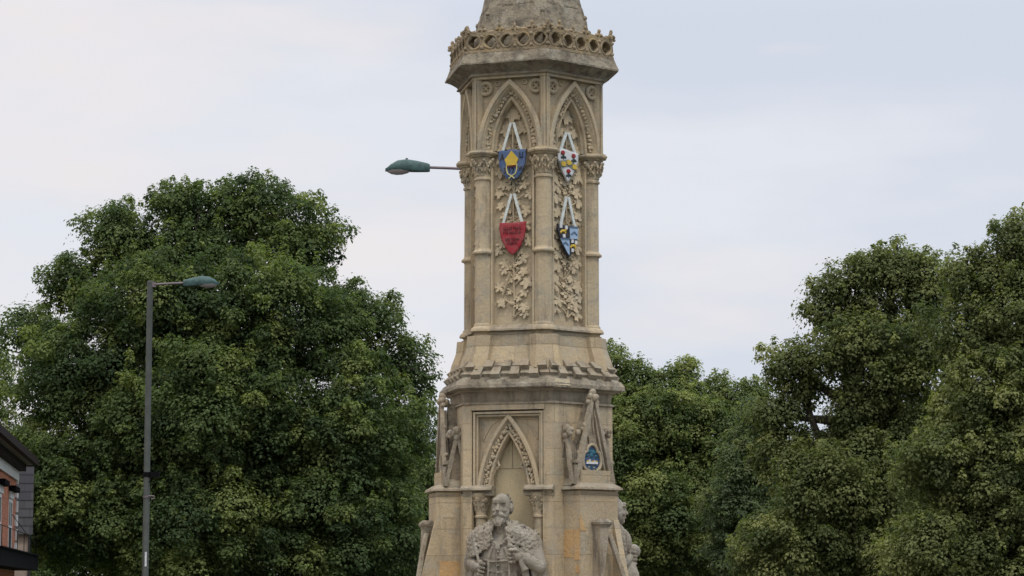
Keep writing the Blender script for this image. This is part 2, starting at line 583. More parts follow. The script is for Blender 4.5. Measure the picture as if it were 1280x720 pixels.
def capital_mesh():
    m = MB()
    cz = lambda y: ZU(y, 84)
    k = KU
    m.lathe([(r * k, cz(y)) for r, y in [(10, 216), (10.5, 210), (11.5, 203), (12.5, 196), (13.0, 193.5), (15.5, 192.8), (16.0, 191.2), (19.8, 190.2), (20.6, 188.4), (20.0, 186.8), (18.4, 186.2), (18.4, 184.9), (15, 184.4), (13, 184)]], (0, -79 * k, 0), 8, False)
    rnd = random.Random(3)
    for ring, (y, rr, n, s_) in enumerate([(199, 13.5, 7, 3.3), (206, 11.6, 7, 2.6)]):
        for i in range(n):
            t = 2 * PI * (i + .5 * ring) / n + rnd.uniform(-.15, .15)
            ct, st = math.cos(t), math.sin(t)
            rot = Matrix.Rotation(t, 3, 'Z') @ Matrix.Rotation(rnd.uniform(-.5, .5), 3, 'Y')
            s = s_ * k * rnd.uniform(.85, 1.15)
            yy = y + rnd.uniform(-1.2, 1.2)
            p = Vector((st * rr * k, -78.5 * k - ct * rr * k, cz(yy)))
            m.ell(p, (s * 1.25, s * .8, s * .85), 8, 6, rot)
            q = Vector((st * (rr + 2.2) * k, -78.5 * k - ct * (rr + 2.2) * k, cz(yy - 2.2)))
            m.ell(q, (s * .75, s * .6, s * .6), 7, 5, rot)
            for sg in (-1, 1):
                t2 = t + sg * .26
                q = Vector((math.sin(t2) * (rr + .6) * k, -78.5 * k - math.cos(t2) * (rr + .6) * k, cz(yy + 2.6)))
                m.ell(q, (s * .5, s * .5, s * .9), 6, 5)
            m.tube([Vector((st * 10.4 * k, -78.5 * k - ct * 10.4 * k, cz(213))), p], [1.0 * k, 1.5 * k], 5)
    return m
c0 = column_mesh().build('column', M['carved'], mon, rotz=CORN[0])
capo = capital_mesh().build('capital', M['carved'], c0, rough=(.004, 22, 1, .05))
for a in CORN[1:]:
    dup(c0, mon, a)

# --- blind arches above the capitals
def arch(hw, zs, za, n=14):
    """pointed arch curve (u px, z m): springing half width hw px, from zs to za"""
    w = hw * KU
    h = za - zs
    r = (w * w + h * h) / (2 * w)
    cx = w - r
    amax = math.asin(min(1, h / r)) if h <= r else PI / 2
    right = []
    for i in range(n + 1):
        t = amax * i / n
        right.append((cx + r * math.cos(t), zs + r * math.sin(t)))
    right[-1] = (0.0, za)
    left = [(-u, z) for u, z in right[:-1]]
    return [(u / KU, z) for u, z in left] + [(u / KU, z) for u, z in reversed(right)]

def arch_loft(m, prof, zs, n=14, k=KU, smooth=True):
    curves = []
    for hw, za, nn in prof:
        curves.append([U(u, nn, z, k) for u, z in arch(hw, zs, za, n)])
    m.loft(curves, False, False, closed=False, smooth=smooth)
    return curves

def fill_spandrel(m, curve, n, zt, hwid, k=KU):
    """flat wall between an arch curve and the rectangle above it"""
    N_ = len(curve)
    v, f = [], []
    for u, z in curve:
        v.append(U(u, n, z, k))
        v.append(U(u, n, zt, k))
    for i in range(N_ - 1):
        f.append((2 * i, 2 * i + 2, 2 * i + 3, 2 * i + 1))
    m.add(v, f)
    zs = curve[0][1]
    for s in (-1, 1):
        u0 = curve[0][0] * (1 if s < 0 else -1)
        m.add([U(u0, n, zs, k), U(s * hwid, n, zs, k), U(s * hwid, n, zt, k), U(u0, n, zt, k)], [(0, 1, 2, 3)])

ZS = ZU(186, 80)
def lumps_on_arch(m, hw, za, zs, nn, k, size, cnt, rnd):
    cur = arch(hw, zs, za, 24)
    L = [0]
    for a, b in zip(cur, cur[1:]):
        L.append(L[-1] + math.hypot((a[0] - b[0]) * k, a[1] - b[1]))
    for i in range(cnt):
        s = L[-1] * (i + .5) / cnt
        j = max(0, next(q for q in range(len(L)) if L[q] >= s) - 1)
        t = (s - L[j]) / max(1e-6, L[j + 1] - L[j])
        u = cur[j][0] + (cur[j + 1][0] - cur[j][0]) * t
        z = cur[j][1] + (cur[j + 1][1] - cur[j][1]) * t
        r = size * k * rnd.uniform(.55, 1.25)
        m.ell(U(u + rnd.uniform(-1.4, 1.4), nn - .4, z + rnd.uniform(-1, 1) * k, k), (r * rnd.uniform(.7, 1.5), r * .8, r * rnd.uniform(.7, 1.4)), 7, 5, Matrix.Rotation(rnd.uniform(-1.2, 1.2), 3, 'Y'))
        m.ell(U(u + rnd.uniform(-2, 2), nn + .8, z + rnd.uniform(-1.5, 1.5) * k, k), (r * .55, r * .6, r * .55), 6, 4)

def blind_arch():
    m = MB()
    rnd = random.Random(5)
    za = ZU(98.5, 81)
    zt = ZU(92, 81)
    prof = [(42, za, 74), (42, za, 82.2), (40.5, za - .018, 83), (37, za - .06, 83), (35.5, za - .075, 80.5),
            (34.5, za - .085, 80.2), (32, za - .12, 75.5), (27.5, za - .17, 73.5), (25.5, za - .19, 75.5), (24.2, za - .205, 76), (22.8, za - .225, 75),
            (22.5, za - .228, 72.5), (20.5, za - .25, 70.5), (20.0, za - .255, 64)]
    arch_loft(m, prof, ZS)
    fill_spandrel(m, arch(41.8, ZS, za), 74.6, zt, 46.5)
    for s in (-1, 1):
        m.box(U(s * 44.6, 77.5, (ZS + ZU(97, 81)) / 2), (1.4 * KU, 4.0 * KU, (ZU(97, 81) - ZS) / 2))
    # frame rails
    m.box(U(0, 77.8, (ZU(92, 81) + ZU(97, 81)) / 2), (46.5 * KU, 4.4 * KU, abs(ZU(92, 81) - ZU(97, 81)) / 2))
    # roundels in the spandrels
    for s in (-1, 1):
        c = U(s * 32.5, 76.6, ZU(108.5, 79))
        m.torus(c, (1, 0, 0), (0, 0, 1), 7.4 * KU, 2.3 * KU, 18, 8)
        for q in range(4):
            t = q * PI / 2
            m.torus(c + Vector((math.cos(t) * 2.9 * KU, .003, math.sin(t) * 2.9 * KU)), (1, 0, 0), (0, 0, 1), 2.5 * KU, .7 * KU, 10, 5)
        m.torus(U(s * 17.5, 75.2, ZU(102.5, 79)), (1, 0, 0), (0, 0, 1), 3.0 * KU, 1.1 * KU, 12, 5)
        m.torus(U(s * 39.6, 75.2, ZU(124.5, 79)), (1, 0, 0), (0, 0, 1), 2.6 * KU, .9 * KU, 12, 5)
    lumps_on_arch(m, 30.5, za - .14, ZS, 76.5, KU, 2.3, 34, rnd)
    # underside at the springing
    for s in (-1, 1):
        z = ZS
        pts = [(hw * s, n) for hw, _, n in prof] + [(47 * s, 64), (47 * s, 74)]
        m.add([U(u, n, z) for u, n in pts], [list(range(len(pts)))])
    return m
b0 = blind_arch().build('blind_arch', M['carved'], mon, rotz=FACES[0])
for a in FACES[1:]:
    dup(b0, mon, a)
# chamfered corner piers between arches
def pier():
    m = MB()
    z0, z1 = ZS, ZU(93, 88)
    for (z, zq) in ((z0, z1),):
        pl = [(-5.6, 91), (5.6, 91), (6.6, 86), (6.6, 74), (-6.6, 74), (-6.6, 86)]
        m.loft([[U(u, n, z) for u, n in pl], [U(u, n, zq) for u, n in pl]])
    return m
p0 = pier().build('corner_pier', M['carved'], mon, rotz=CORN[0])
for a in CORN[1:]:
    dup(p0, mon, a)

# --- foliage reliefs
def relief_leaf(m, u, z, ang, L, n, rnd, k=KU, droop=1.0):
    """lobed leaf carved in relief; its stalk end at (u,z), pointing along ang; the lower edge is undercut"""
    seg = 30
    cu, cz = u * k + math.cos(ang) * L * .5 * k, z + math.sin(ang) * L * .5 * k
    mid, edg, low = [], [], []
    ph = rnd.uniform(-.4, .4)
    amp = [rnd.uniform(.75, 1.15) for _ in range(5)]
    for i in range(seg):
        t = 2 * PI * i / seg
        li = int(((t + ph) / (2 * PI) * 5 + .5)) % 5
        lob = .42 + .58 * abs(math.cos(2.5 * (t + ph))) ** .8 * amp[li]
        fr = 1 + .10 * math.cos(15 * t + ph * 9)
        r = L * .62 * k * lob * fr
        a = ang + t
        du, dz = math.cos(a) * r, math.sin(a) * r
        lim = 24.2 * k
        du = max(-lim - cu, min(lim - cu, du))
        hang_ = -dz / (L * k)                     # + below the centre
        out = n + 2.0 + droop * max(-1.2, min(3.2, hang_ * 4.6)) + .8 * math.sin(5 * t + ph * 7)
        mid.append(Vector((cu + du * .5, -(n + 3.0 + droop * hang_ * 1.4) * k, cz + dz * .5)))
        edg.append(Vector((cu + du, -out * k, cz + dz)))
        low.append(Vector((cu + du * .72, -(n - .6) * k, cz + dz * .72)))
    cen = Vector((cu, -(n + 2.6) * k, cz))
    o = [cen] + mid + edg + low
    fs = []
    for i in range(seg):
        j = (i + 1) % seg
        fs.append((0, 1 + i, 1 + j))
        fs.append((1 + i, 1 + seg + i, 1 + seg + j, 1 + j))
        fs.append((1 + seg + i, 1 + 2 * seg + i, 1 + 2 * seg + j, 1 + seg + j))
    m.add(o, fs, True)

def relief(seed, style):
    m = MB()
    rnd = random.Random(seed)
    n = 64.1
    pts = [U(rnd.uniform(-1, 1) + (3 * math.sin(i * .9) if style else 0), n + 1.6, ZU(395 - i * 12.5, 70)) for i in range(20)]
    m.tube(pts, 1.4 * KU, 6)
    y = 386.0
    while y > 200:
        for s in (-1, 1):
            if style == 0 and y > 380 and s < 0:
                continue
            L = rnd.uniform(10.5, 14.5) if style == 0 else rnd.uniform(12, 17)
            ang = rnd.uniform(-.65, .35)
            ang = ang if s > 0 else PI - ang
            uo = rnd.uniform(5, 14) * s
            yy = y + rnd.uniform(-4, 4) + (6 if s > 0 else 0)
            relief_leaf(m, uo, ZU(yy, 70), ang, L, n, rnd, KU, rnd.uniform(.6, 1.15))
            if rnd.random() < .8:
                L2 = L * rnd.uniform(.55, .8)
                relief_leaf(m, s * rnd.uniform(1, 4), ZU(yy + rnd.uniform(-13, -8), 70), (-.9 if s > 0 else PI + .9) + rnd.uniform(-.5, .5), L2, n, rnd, KU, 1.0)
            m.tube([U(0, n + 1, ZU(yy + 9, 70)), U(uo * .5, n + 2.2, ZU(yy + 4, 70)), U(uo, n + 3, ZU(yy, 70))], 1.0 * KU, 5)
        if rnd.random() < .6:
            for q in range(6):
                m.ell(U(rnd.uniform(-5, 5), n + 2.6, ZU(y - 10 + rnd.uniform(-4, 4), 70)), (1.8 * KU,) * 3, 6, 5)
        y -= 14.5 if style == 0 else 14
    if style == 0:      # a loose bough lying across the lower leaves
        m.tube([U(-14, n + 3.0, ZU(368, 70)), U(-3, n + 6.2, ZU(340, 70))], 1.4 * KU, 6)
    # foliage filling the arch head
    for (u, y, a, L) in [(0, 152, PI / 2, 19), (-5, 166, PI * .8, 15), (5, 166, PI * .2, 15), (-9, 186, PI * .8, 14), (9, 186, PI * .2, 14), (0, 178, -PI / 2, 13), (-5, 199, PI * 1.1, 16), (5, 199, -.3, 16), (0, 168, PI / 2, 12)]:
        relief_leaf(m, u, ZU(y, 70), a + rnd.uniform(-.25, .25), L, n, rnd)
    for q in range(10):
        m.ell(U(rnd.uniform(-9, 9), n + 2.4, ZU(rnd.uniform(150, 190), 70)), (1.8 * KU,) * 3, 6, 5)
    return m
for k_, a in enumerate(FACES):
    relief(11 + k_, k_ % 2).build('foliage_relief', M['panel'], mon, rotz=a, sharp=50)

# --- string course and plinth under the columns
m = hexloft([(70, 405.5), (74, 407), (78, 410.2), (78.4, 412.4), (75.0, 413.0), (72.6, 414.2), (72.4, 415.6), (75.5, 416.6), (75.2, 418), (72, 418.5)])
m.build('string_course', M['stain_shade'], mon, rough=(.004, 11, 3, .08))
m = hexloft([(70, 409), (74.5, 416), (75.5, 432), (83, 457), (84, 470)])
def plinth_pad(mm):
    for a in CORN:
        rot = Matrix.Rotation(a, 3, 'Z')
        rings = []
        for hw, n, y in [(12.5, 93, 417.5), (12.5, 94.5, 432), (14.5, 99.5, 447), (16, 102.5, 460)]:
            z = ZU(y, n * .95)
            rings.append([rot @ U(u, q, z) for u, q in [(-hw, n), (hw, n), (hw + 6, n - 11), (hw - 2, 60), (-hw + 2, 60), (-hw - 6, n - 11)]])
        mm.loft(rings)
plinth_pad(m)
m.build('plinth', M['wall'], mon, rough=(.004, 7, 3, .1))

# --- stone tiled skirt roof
m = MB()
rnd = random.Random(21)
m.loft([hexring(84, 454), hexring(103, 481.5), hexring(103.5, 485), hexring(95, 487)])
mt = MB()
def rp(t, y0=454, y1=481.5):
    """point on the roof slope: t 0..1 -> apothem, z"""
    y = y0 + (y1 - y0) * t
    ap = 84 + 19 * t
    return ap, ZU(y, ap)
for f in FACES:
    rot = Matrix.Rotation(f, 3, 'Z')
    for row, (t0, t1, lift) in enumerate([(.02, .32, 4.4), (.30, .64, 3.6)]):
        nt_ = 9
        apm = rp(t1)[0]
        wid = 2 * apm * math.tan(R_(30))
        tw = wid / nt_
        for i in range(-1, nt_ + 1):
            u0 = -wid / 2 + tw * i + (row % 2) * tw * .0
            proud = (i + row) % 2 == 0
            d = (1.5 if proud else -1.4) + rnd.uniform(-.15, .2)
            e = (.065 if proud else -.055) + rnd.uniform(-.01, .01)
            g = rnd.uniform(.15, .35)
            a0, z0 = rp(t0)
            a1, z1 = rp(min(t1 + e, .98))
            uu0, uu1 = max(u0 + g, -wid / 2 - 1.5), min(u0 + tw - g, wid / 2 + 1.5)
            if uu1 - uu0 < 2:
                continue
            s0 = a0 / apm
            L_ = (lift + d)
            pts = [rot @ U(uu0, a1 + L_ * .5, z1 + L_ * .3 * KU), rot @ U(uu1, a1 + L_ * .5, z1 + L_ * .3 * KU), rot @ U(uu1 * s0, a0 - 1, z0 - 2 * KU), rot @ U(uu0 * s0, a0 - 1, z0 - 2 * KU),
                   rot @ U(uu0, a1 + L_, z1 + L_ * .85 * KU + 1.5 * KU), rot @ U(uu1, a1 + L_, z1 + L_ * .85 * KU + 1.5 * KU), rot @ U(uu1 * s0, a0 + L_ * .55, z0 + L_ * .8 * KU), rot @ U(uu0 * s0, a0 + L_ * .55, z0 + L_ * .8 * KU)]
            pts[0] = rot @ U(uu0, a1 - .5, z1 - 1.2 * KU)
            pts[1] = rot @ U(uu1, a1 - .5, z1 - 1.2 * KU)
            mt.hexa(pts)
mt.build('roof_tiles', M['stain_shade'], mon, rough=(.003, 14, 2, .08), sharp=30)
# sloping eave slab
m.loft([hexring(96, 471.5), hexring(100, 473.5), hexring(104.5, 479.5), hexring(105, 484), hexring(100, 486), hexring(90, 484)])
m.build('tiled_roof', M['lichen'], mon, rough=(.006, 12, 2, .07), sharp=30)

# ------------------------------------------------------------------ lower stage
AF, HWF = 91.0, 57.5
RI = math.hypot(AF, HWF)
OFF = math.atan(HWF / AF)
def irr(off, y, Z=None):
    pts = []
    z = (Z or ZL)(y, 95)
    for k in (0, 2, 4):
        for s in (-1, 1):
            pts.append((*polar(FACES[k] + s * OFF, (RI + off) * KL), z))
    return [Vector(p) for p in pts]
def irr_sorted(off, y):
    r = irr(off, y)
    return r
m = MB()
hx = hexring(98, 484, KL)
# rotate ring so corners pair up with the irregular plan
hx = [hx[5], hx[0], hx[1], hx[2], hx[3], hx[4]]
m.loft([[v for v in hx], [v * 1 for v in irr(5, 486.5)], irr(3.5, 488.5), irr(-.5, 489.2), irr(-.5, 492), irr(-1.5, 498), irr(-3, 503)], cap0=False, cap1=False, smooth=False)
m.loft([irr(-3, 500.5), irr(1.8, 502.4), irr(2.8, 504.2), irr(1.6, 505.2), irr(-2, 505.6), irr(-2, 507.5)])
m.build('eaves_cornice', M['stain_shade'], mon, rough=(.005, 10, 3, .09))

def wallpoly(m, plan, z0, z1):
    m.loft([[Vector((u, v, z0)) for u, v in plan], [Vector((u, v, z1)) for u, v in plan]])

# body: a core with the three niches cut out, built as wedge pieces round the axis
m = MB()
zb, zt = ZL(960), ZL(503)
plan = []
for k in (0, 2, 4):
    rot = Matrix.Rotation(FACES[k], 3, 'Z')
    for u, n in [(-HWF, AF), (-47.5, AF), (-47.5, 70), (47.5, 70), (47.5, AF), (HWF, AF)]:
        p = rot @ Vector((u * KL, -n * KL, 0))
        plan.append((p.x, p.y))
wallpoly(m, plan, zb, zt)
m.build('lower_body', M['wall'], mon)

def niche_face():
    """square frame, moulded pointed arch with foliage and trefoil inner arch (one statue side)"""
    m = MB()
    k = KL
    rnd = random.Random(9)
    zl = ZL(610)
    zs = ZL(628)
    z_top = ZL(503)
    # wall round the frame
    for s in (-1, 1):
        m.box(U(s * 47.0, 81, (zl + ZL(513)) / 2, k), (.6 * k, 10.4 * k, (ZL(513) - zl) / 2))
    m.box(U(0, 81.2, (z_top + ZL(512)) / 2, k), (47.4 * k, 10.6 * k, (z_top - ZL(512)) / 2))
    # frame moulding: two steps
    for (hw, yt, n, w) in [(45, 514, 90, 2.6), (41.6, 517.5, 87.5, 2.2)]:
        for s in (-1, 1):
            m.box(U(s * (hw - w / 2), n - 5, (zl + ZL(yt)) / 2, k), (w / 2 * k, 5 * k, (ZL(yt) - zl) / 2))
        m.box(U(0, n - 5.03, ZL(yt + w / 2), k), ((hw - .05) * k, 5 * k, w / 2 * k))
    za = ZL(516.5)
    def A(hw, dz, zs_=zs, n_=16):
        w = hw * KU
        return None
    sc_ = KL / KU
    # arch order profile (half widths are in lower-stage pixels)
    prof = [(42, za, 78), (42, za, 88.5), (40.5, za - .015, 90), (37.5, za - .055, 90), (36.3, za - .07, 87.5), (34.5, za - .10, 84), (30, za - .165, 82), (29, za - .18, 85), (26.5, za - .215, 85.5), (25, za - .235, 83.5), (24.5, za - .243, 76), (24.3, za - .25, 70.5)]
    # arch() works in KU pixels: convert
    curves = []
    for hw, zz_, n in prof:
        cur = [(u * KU / k, z) for u, z in arch(hw * k / KU, zs, zz_, 16)]
        cur = [(u, max(z, zl)) for u, z in cur]
        curves.append([U(u, n, z, k) for u, z in cur])
    m.loft(curves, False, False, closed=False, smooth=True)
    cur = [(u * KU / k, max(z, zl)) for u, z in arch(42 * k / KU, zs, za, 16)]
    fill_spandrel(m, cur, 80, ZL(517), 42, k)
    # sunk triangles in the spandrels
    for s in (-1, 1):
        m.tube([U(s * 36, 80.4, ZL(523.5), k), U(s * 14, 80.4, ZL(523.0), k)], 1.0 * k, 5)
        m.tube([U(s * 36, 80.4, ZL(523.5), k), U(s * 35.5, 80.4, ZL(547), k)], 1.0 * k, 5)
        m.tube([U(s * 15, 80.4, ZL(523.0), k), U(s * 26, 80.4, ZL(532), k), U(s * 35.5, 80.4, ZL(549), k)], 1.0 * k, 5)
    # carved leaves in the hollow
    curv = [(u * KU / k, z) for u, z in arch(32.3 * k / KU, zs, za - .13, 24)]
    for i, (u, z) in enumerate(curv):
        if z < zl + .02:
            continue
        for q in range(3):
            r = rnd.uniform(1.5, 2.5) * k
            m.ell(U(u + rnd.uniform(-2.4, 2.4), 85 + rnd.uniform(-.6, .8), z + rnd.uniform(-2.2, 2.2) * k, k), (r, r, r * rnd.uniform(.7, 1.3)), 6, 5)
    # trefoil cusps of the inner arch
    for s in (-1, 1):
        m.tube([U(s * 10, 80, ZL(551), k), U(s * 15.5, 80, ZL(560), k), U(s * 17, 80, ZL(570), k), U(s * 16.0, 80.3, ZL(577), k), U(s * 13.8, 80.8, ZL(582), k)], [1.7 * k] * 5, 6)
        m.tube([U(s * 13.8, 80.8, ZL(582), k), U(s * 19, 80, ZL(586), k), U(s * 22.5, 80, ZL(594), k), U(s * 23.5, 80, ZL(606), k), U(s * 23.8, 80, ZL(612), k)], [1.7 * k] * 5, 6)
        v = [U(s * 26, 78.5, ZL(608), k), U(s * 24.5, 78.5, ZL(585), k), U(s * 20, 78.5, ZL(568), k), U(s * 16.6, 78.5, ZL(562), k), U(s * 16.9, 78.5, ZL(572), k), U(s * 14.0, 78.5, ZL(582), k), U(s * 20, 78.5, ZL(588), k), U(s * 23.3, 78.5, ZL(606), k)]
        m.add(v, [list(range(8))])
    return m
def niche_back():
    m = MB()
    k = KL
    for (u0, u1, y0, y1) in [(-46, -.5, 500, 584.5), (.5, 46, 500, 584.5), (-46, 46, 585.3, 668), (-46, .5, 668.8, 760), (1.3, 46, 668.8, 760)]:
        m.box(U((u0 + u1) / 2, 69.5, (ZL(y0) + ZL(y1)) / 2, k), ((u1 - u0) / 2 * k, 1.6 * k, (ZL(y0) - ZL(y1)) / 2))
    return m
nb0 = niche_back().build('niche_back', M['niche'], mon, rotz=FACES[0])
for kk in (2, 4):
    dup(nb0, mon, FACES[kk])
n0 = niche_face().build('niche_arch', M['carved'], mon, rotz=FACES[0])
for kk in (2, 4):
    dup(n0, mon, FACES[kk])

def niche_jamb(s):
    """wall beside the niche below the ledge"""
    m = MB()
    k = KL
    if s:
        m.box(U(s * 46.8, 81.3, (ZL(960) + ZL(612)) / 2, k), (1.2 * k, 10.5 * k, (ZL(612) - ZL(960)) / 2))
    return m
for s in (-1, 1):
    j0 = niche_jamb(s).build('niche_jamb', M['wall'], mon, rotz=FACES[0])
    for kk in (2, 4):
        dup(j0, mon, FACES[kk])

# niche columns and capitals
def niche_col(s):
    k = KL
    m = MB()
    c = (s * 37.5 * k, -82 * k, 0)
    Zc = lambda y: ZL(y, 82)
    m.lathe([(r * k, Zc(y)) for r, y in [(7.8, 940), (7.8, 925), (6.5, 920), (6.5, 648), (8.2, 646.8), (8.2, 644.6), (6.8, 643.5), (6.8, 638)]], c, 14)
    q = MB()
    q.lathe([(r * k, Zc(y)) for r, y in [(6.8, 641), (7.5, 634), (10, 624), (12.5, 620.5), (13, 618), (12, 616)]], c, 8, False)
    rnd = random.Random(4)
    for ring, (y, rr, n, sz) in enumerate([(625.5, 9.4, 6, 3.2), (632, 7.8, 6, 2.4)]):
        for i in range(n):
            t = 2 * PI * (i + .5 * ring) / n + rnd.uniform(-.15, .15)
            ct, st = math.cos(t), math.sin(t)
            rot = Matrix.Rotation(t, 3, 'Z') @ Matrix.Rotation(rnd.uniform(-.5, .5), 3, 'Y')
            z = sz * k * rnd.uniform(.85, 1.15)
            yy = y + rnd.uniform(-1, 1)
            q.ell((c[0] + st * rr * k, c[1] - ct * rr * k, Zc(yy)), (z * 1.25, z * .8, z * .85), 8, 6, rot)
            q.ell((c[0] + st * (rr + 2) * k, c[1] - ct * (rr + 2) * k, Zc(yy - 1.8)), (z * .75, z * .6, z * .6), 7, 5, rot)
            q.tube([(c[0] + st * 6.8 * k, c[1] - ct * 6.8 * k, Zc(639)), (c[0] + st * rr * k, c[1] - ct * rr * k, Zc(yy))], [.9 * k, 1.4 * k], 5)
    return m, q
for s in (-1, 1):
    a, q = niche_col(s)
    ob = a.build('niche_column', M['carved'], mon, rotz=FACES[0])
    q.build('capital', M['carved'], ob, rough=(.004, 22, 1, .05))
    for kk in (2, 4):
        dup(ob, mon, FACES[kk])

# ledge beside the niche
def ledge_front(s):
    m = MB()
    k = KL
    prof = [(86, 605.0), (92, 606.5), (97.5, 610.0), (98, 612.2), (93, 612.7), (89.5, 613.8), (89.2, 616.0), (92.8, 617.2), (92.5, 619), (86, 619.5)]
    rings = []
    for u, d in ((20.5, -4), (24, 0), (59.5, 0)):
        rings.append([U(s * u, n + d if n > 86 else n - 6, ZL(y, 94), k) for n, y in prof])
    m.loft(rings)
    m.box(U(s * 34, 82, ZL(612.5), k), (13 * k, 8 * k, 4.5 * k))
    return m
for s in (-1, 1):
    l0 = ledge_front(s).build('ledge', M['stain_shade'], mon, rotz=FACES[0], rough=(.003, 11, 3, .08))
    for kk in (2, 4):
        dup(l0, mon, FACES[kk])

# --- gabled buttresses
WB, NB = 31.0, 124.5
def buttress_block():
    m = MB()
    k = KL
    def rect(off, y, n1=None, z=None):
        zq = ZL(y) if z is None else z
        nn = NB if n1 is None else n1
        return [U(-WB - off, 84, zq, k), U(-WB - off, nn + off, zq, k), U(WB + off, nn + off, zq, k), U(WB + off, 84, zq, k)]
    m.loft([rect(0, 960), rect(0, 614)])
    m.loft([rect(-7, 606, 126), rect(-7, 588, 126)])
    # lower raking fins at the two outer corners and a central shaft
    for s in (1,):
        pts0 = [U(s * 31.3, 114, ZL(644), k), U(s * 31.3, 126, ZL(650), k), U(s * 31.3, 143, ZL(722), k), U(s * 31.3, 182, ZL(880), k), U(s * 31.3, 114, ZL(880), k)]
        m.prism(pts0, (-s * 9 * k, 0, 0))
    return m
def buttress_post():
    m = MB()
    k = KL
    # tapering shaft with a moulded cap
    r0 = [U(-11, 144, ZL(657), k), U(5, 144, ZL(657), k), U(5, 126, ZL(657), k), U(-11, 126, ZL(657), k)]
    r1 = [U(-11, 146, ZL(735), k), U(-8, 146, ZL(735), k), U(-8, 126, ZL(735), k), U(-11, 126, ZL(735), k)]
    m.loft([r1, r0])
    m.tube([U(7, 140, ZL(666), k), U(13, 146, ZL(692), k), U(22, 152, ZL(724), k), U(30, 158, ZL(770), k)], 3.6 * k, 6, False)
    return m
def buttress_cap():
    m = MB()
    k = KL
    m.loft([[U(-3 + a * w, 135 + b * (w + 1.5), ZL(y), k) for a, b in ((-1, 1), (1, 1), (1, -1), (-1, -1))] for w, y in [(7.8, 659.5), (8.5, 657.5), (10.3, 655.5), (10.5, 653), (9, 651), (6, 649)]])
    return m
def buttress_ledge():
    m = MB()
    k = KL
    def rect(off, y):
        return [U(-WB - off, 74, ZL(y), k), U(-WB - off, NB + off, ZL(y), k), U(WB + off, NB + off, ZL(y), k), U(WB + off, 74, ZL(y), k)]
    m.loft([rect(-4, 604), rect(0, 606.5), rect(4.4, 609.8), rect(5.0, 612.2), rect(1.0, 612.7), rect(-2.5, 613.8), rect(-2.8, 616.0), rect(1.2, 617.2), rect(.8, 619.0), rect(-4, 619.5)])
    return m
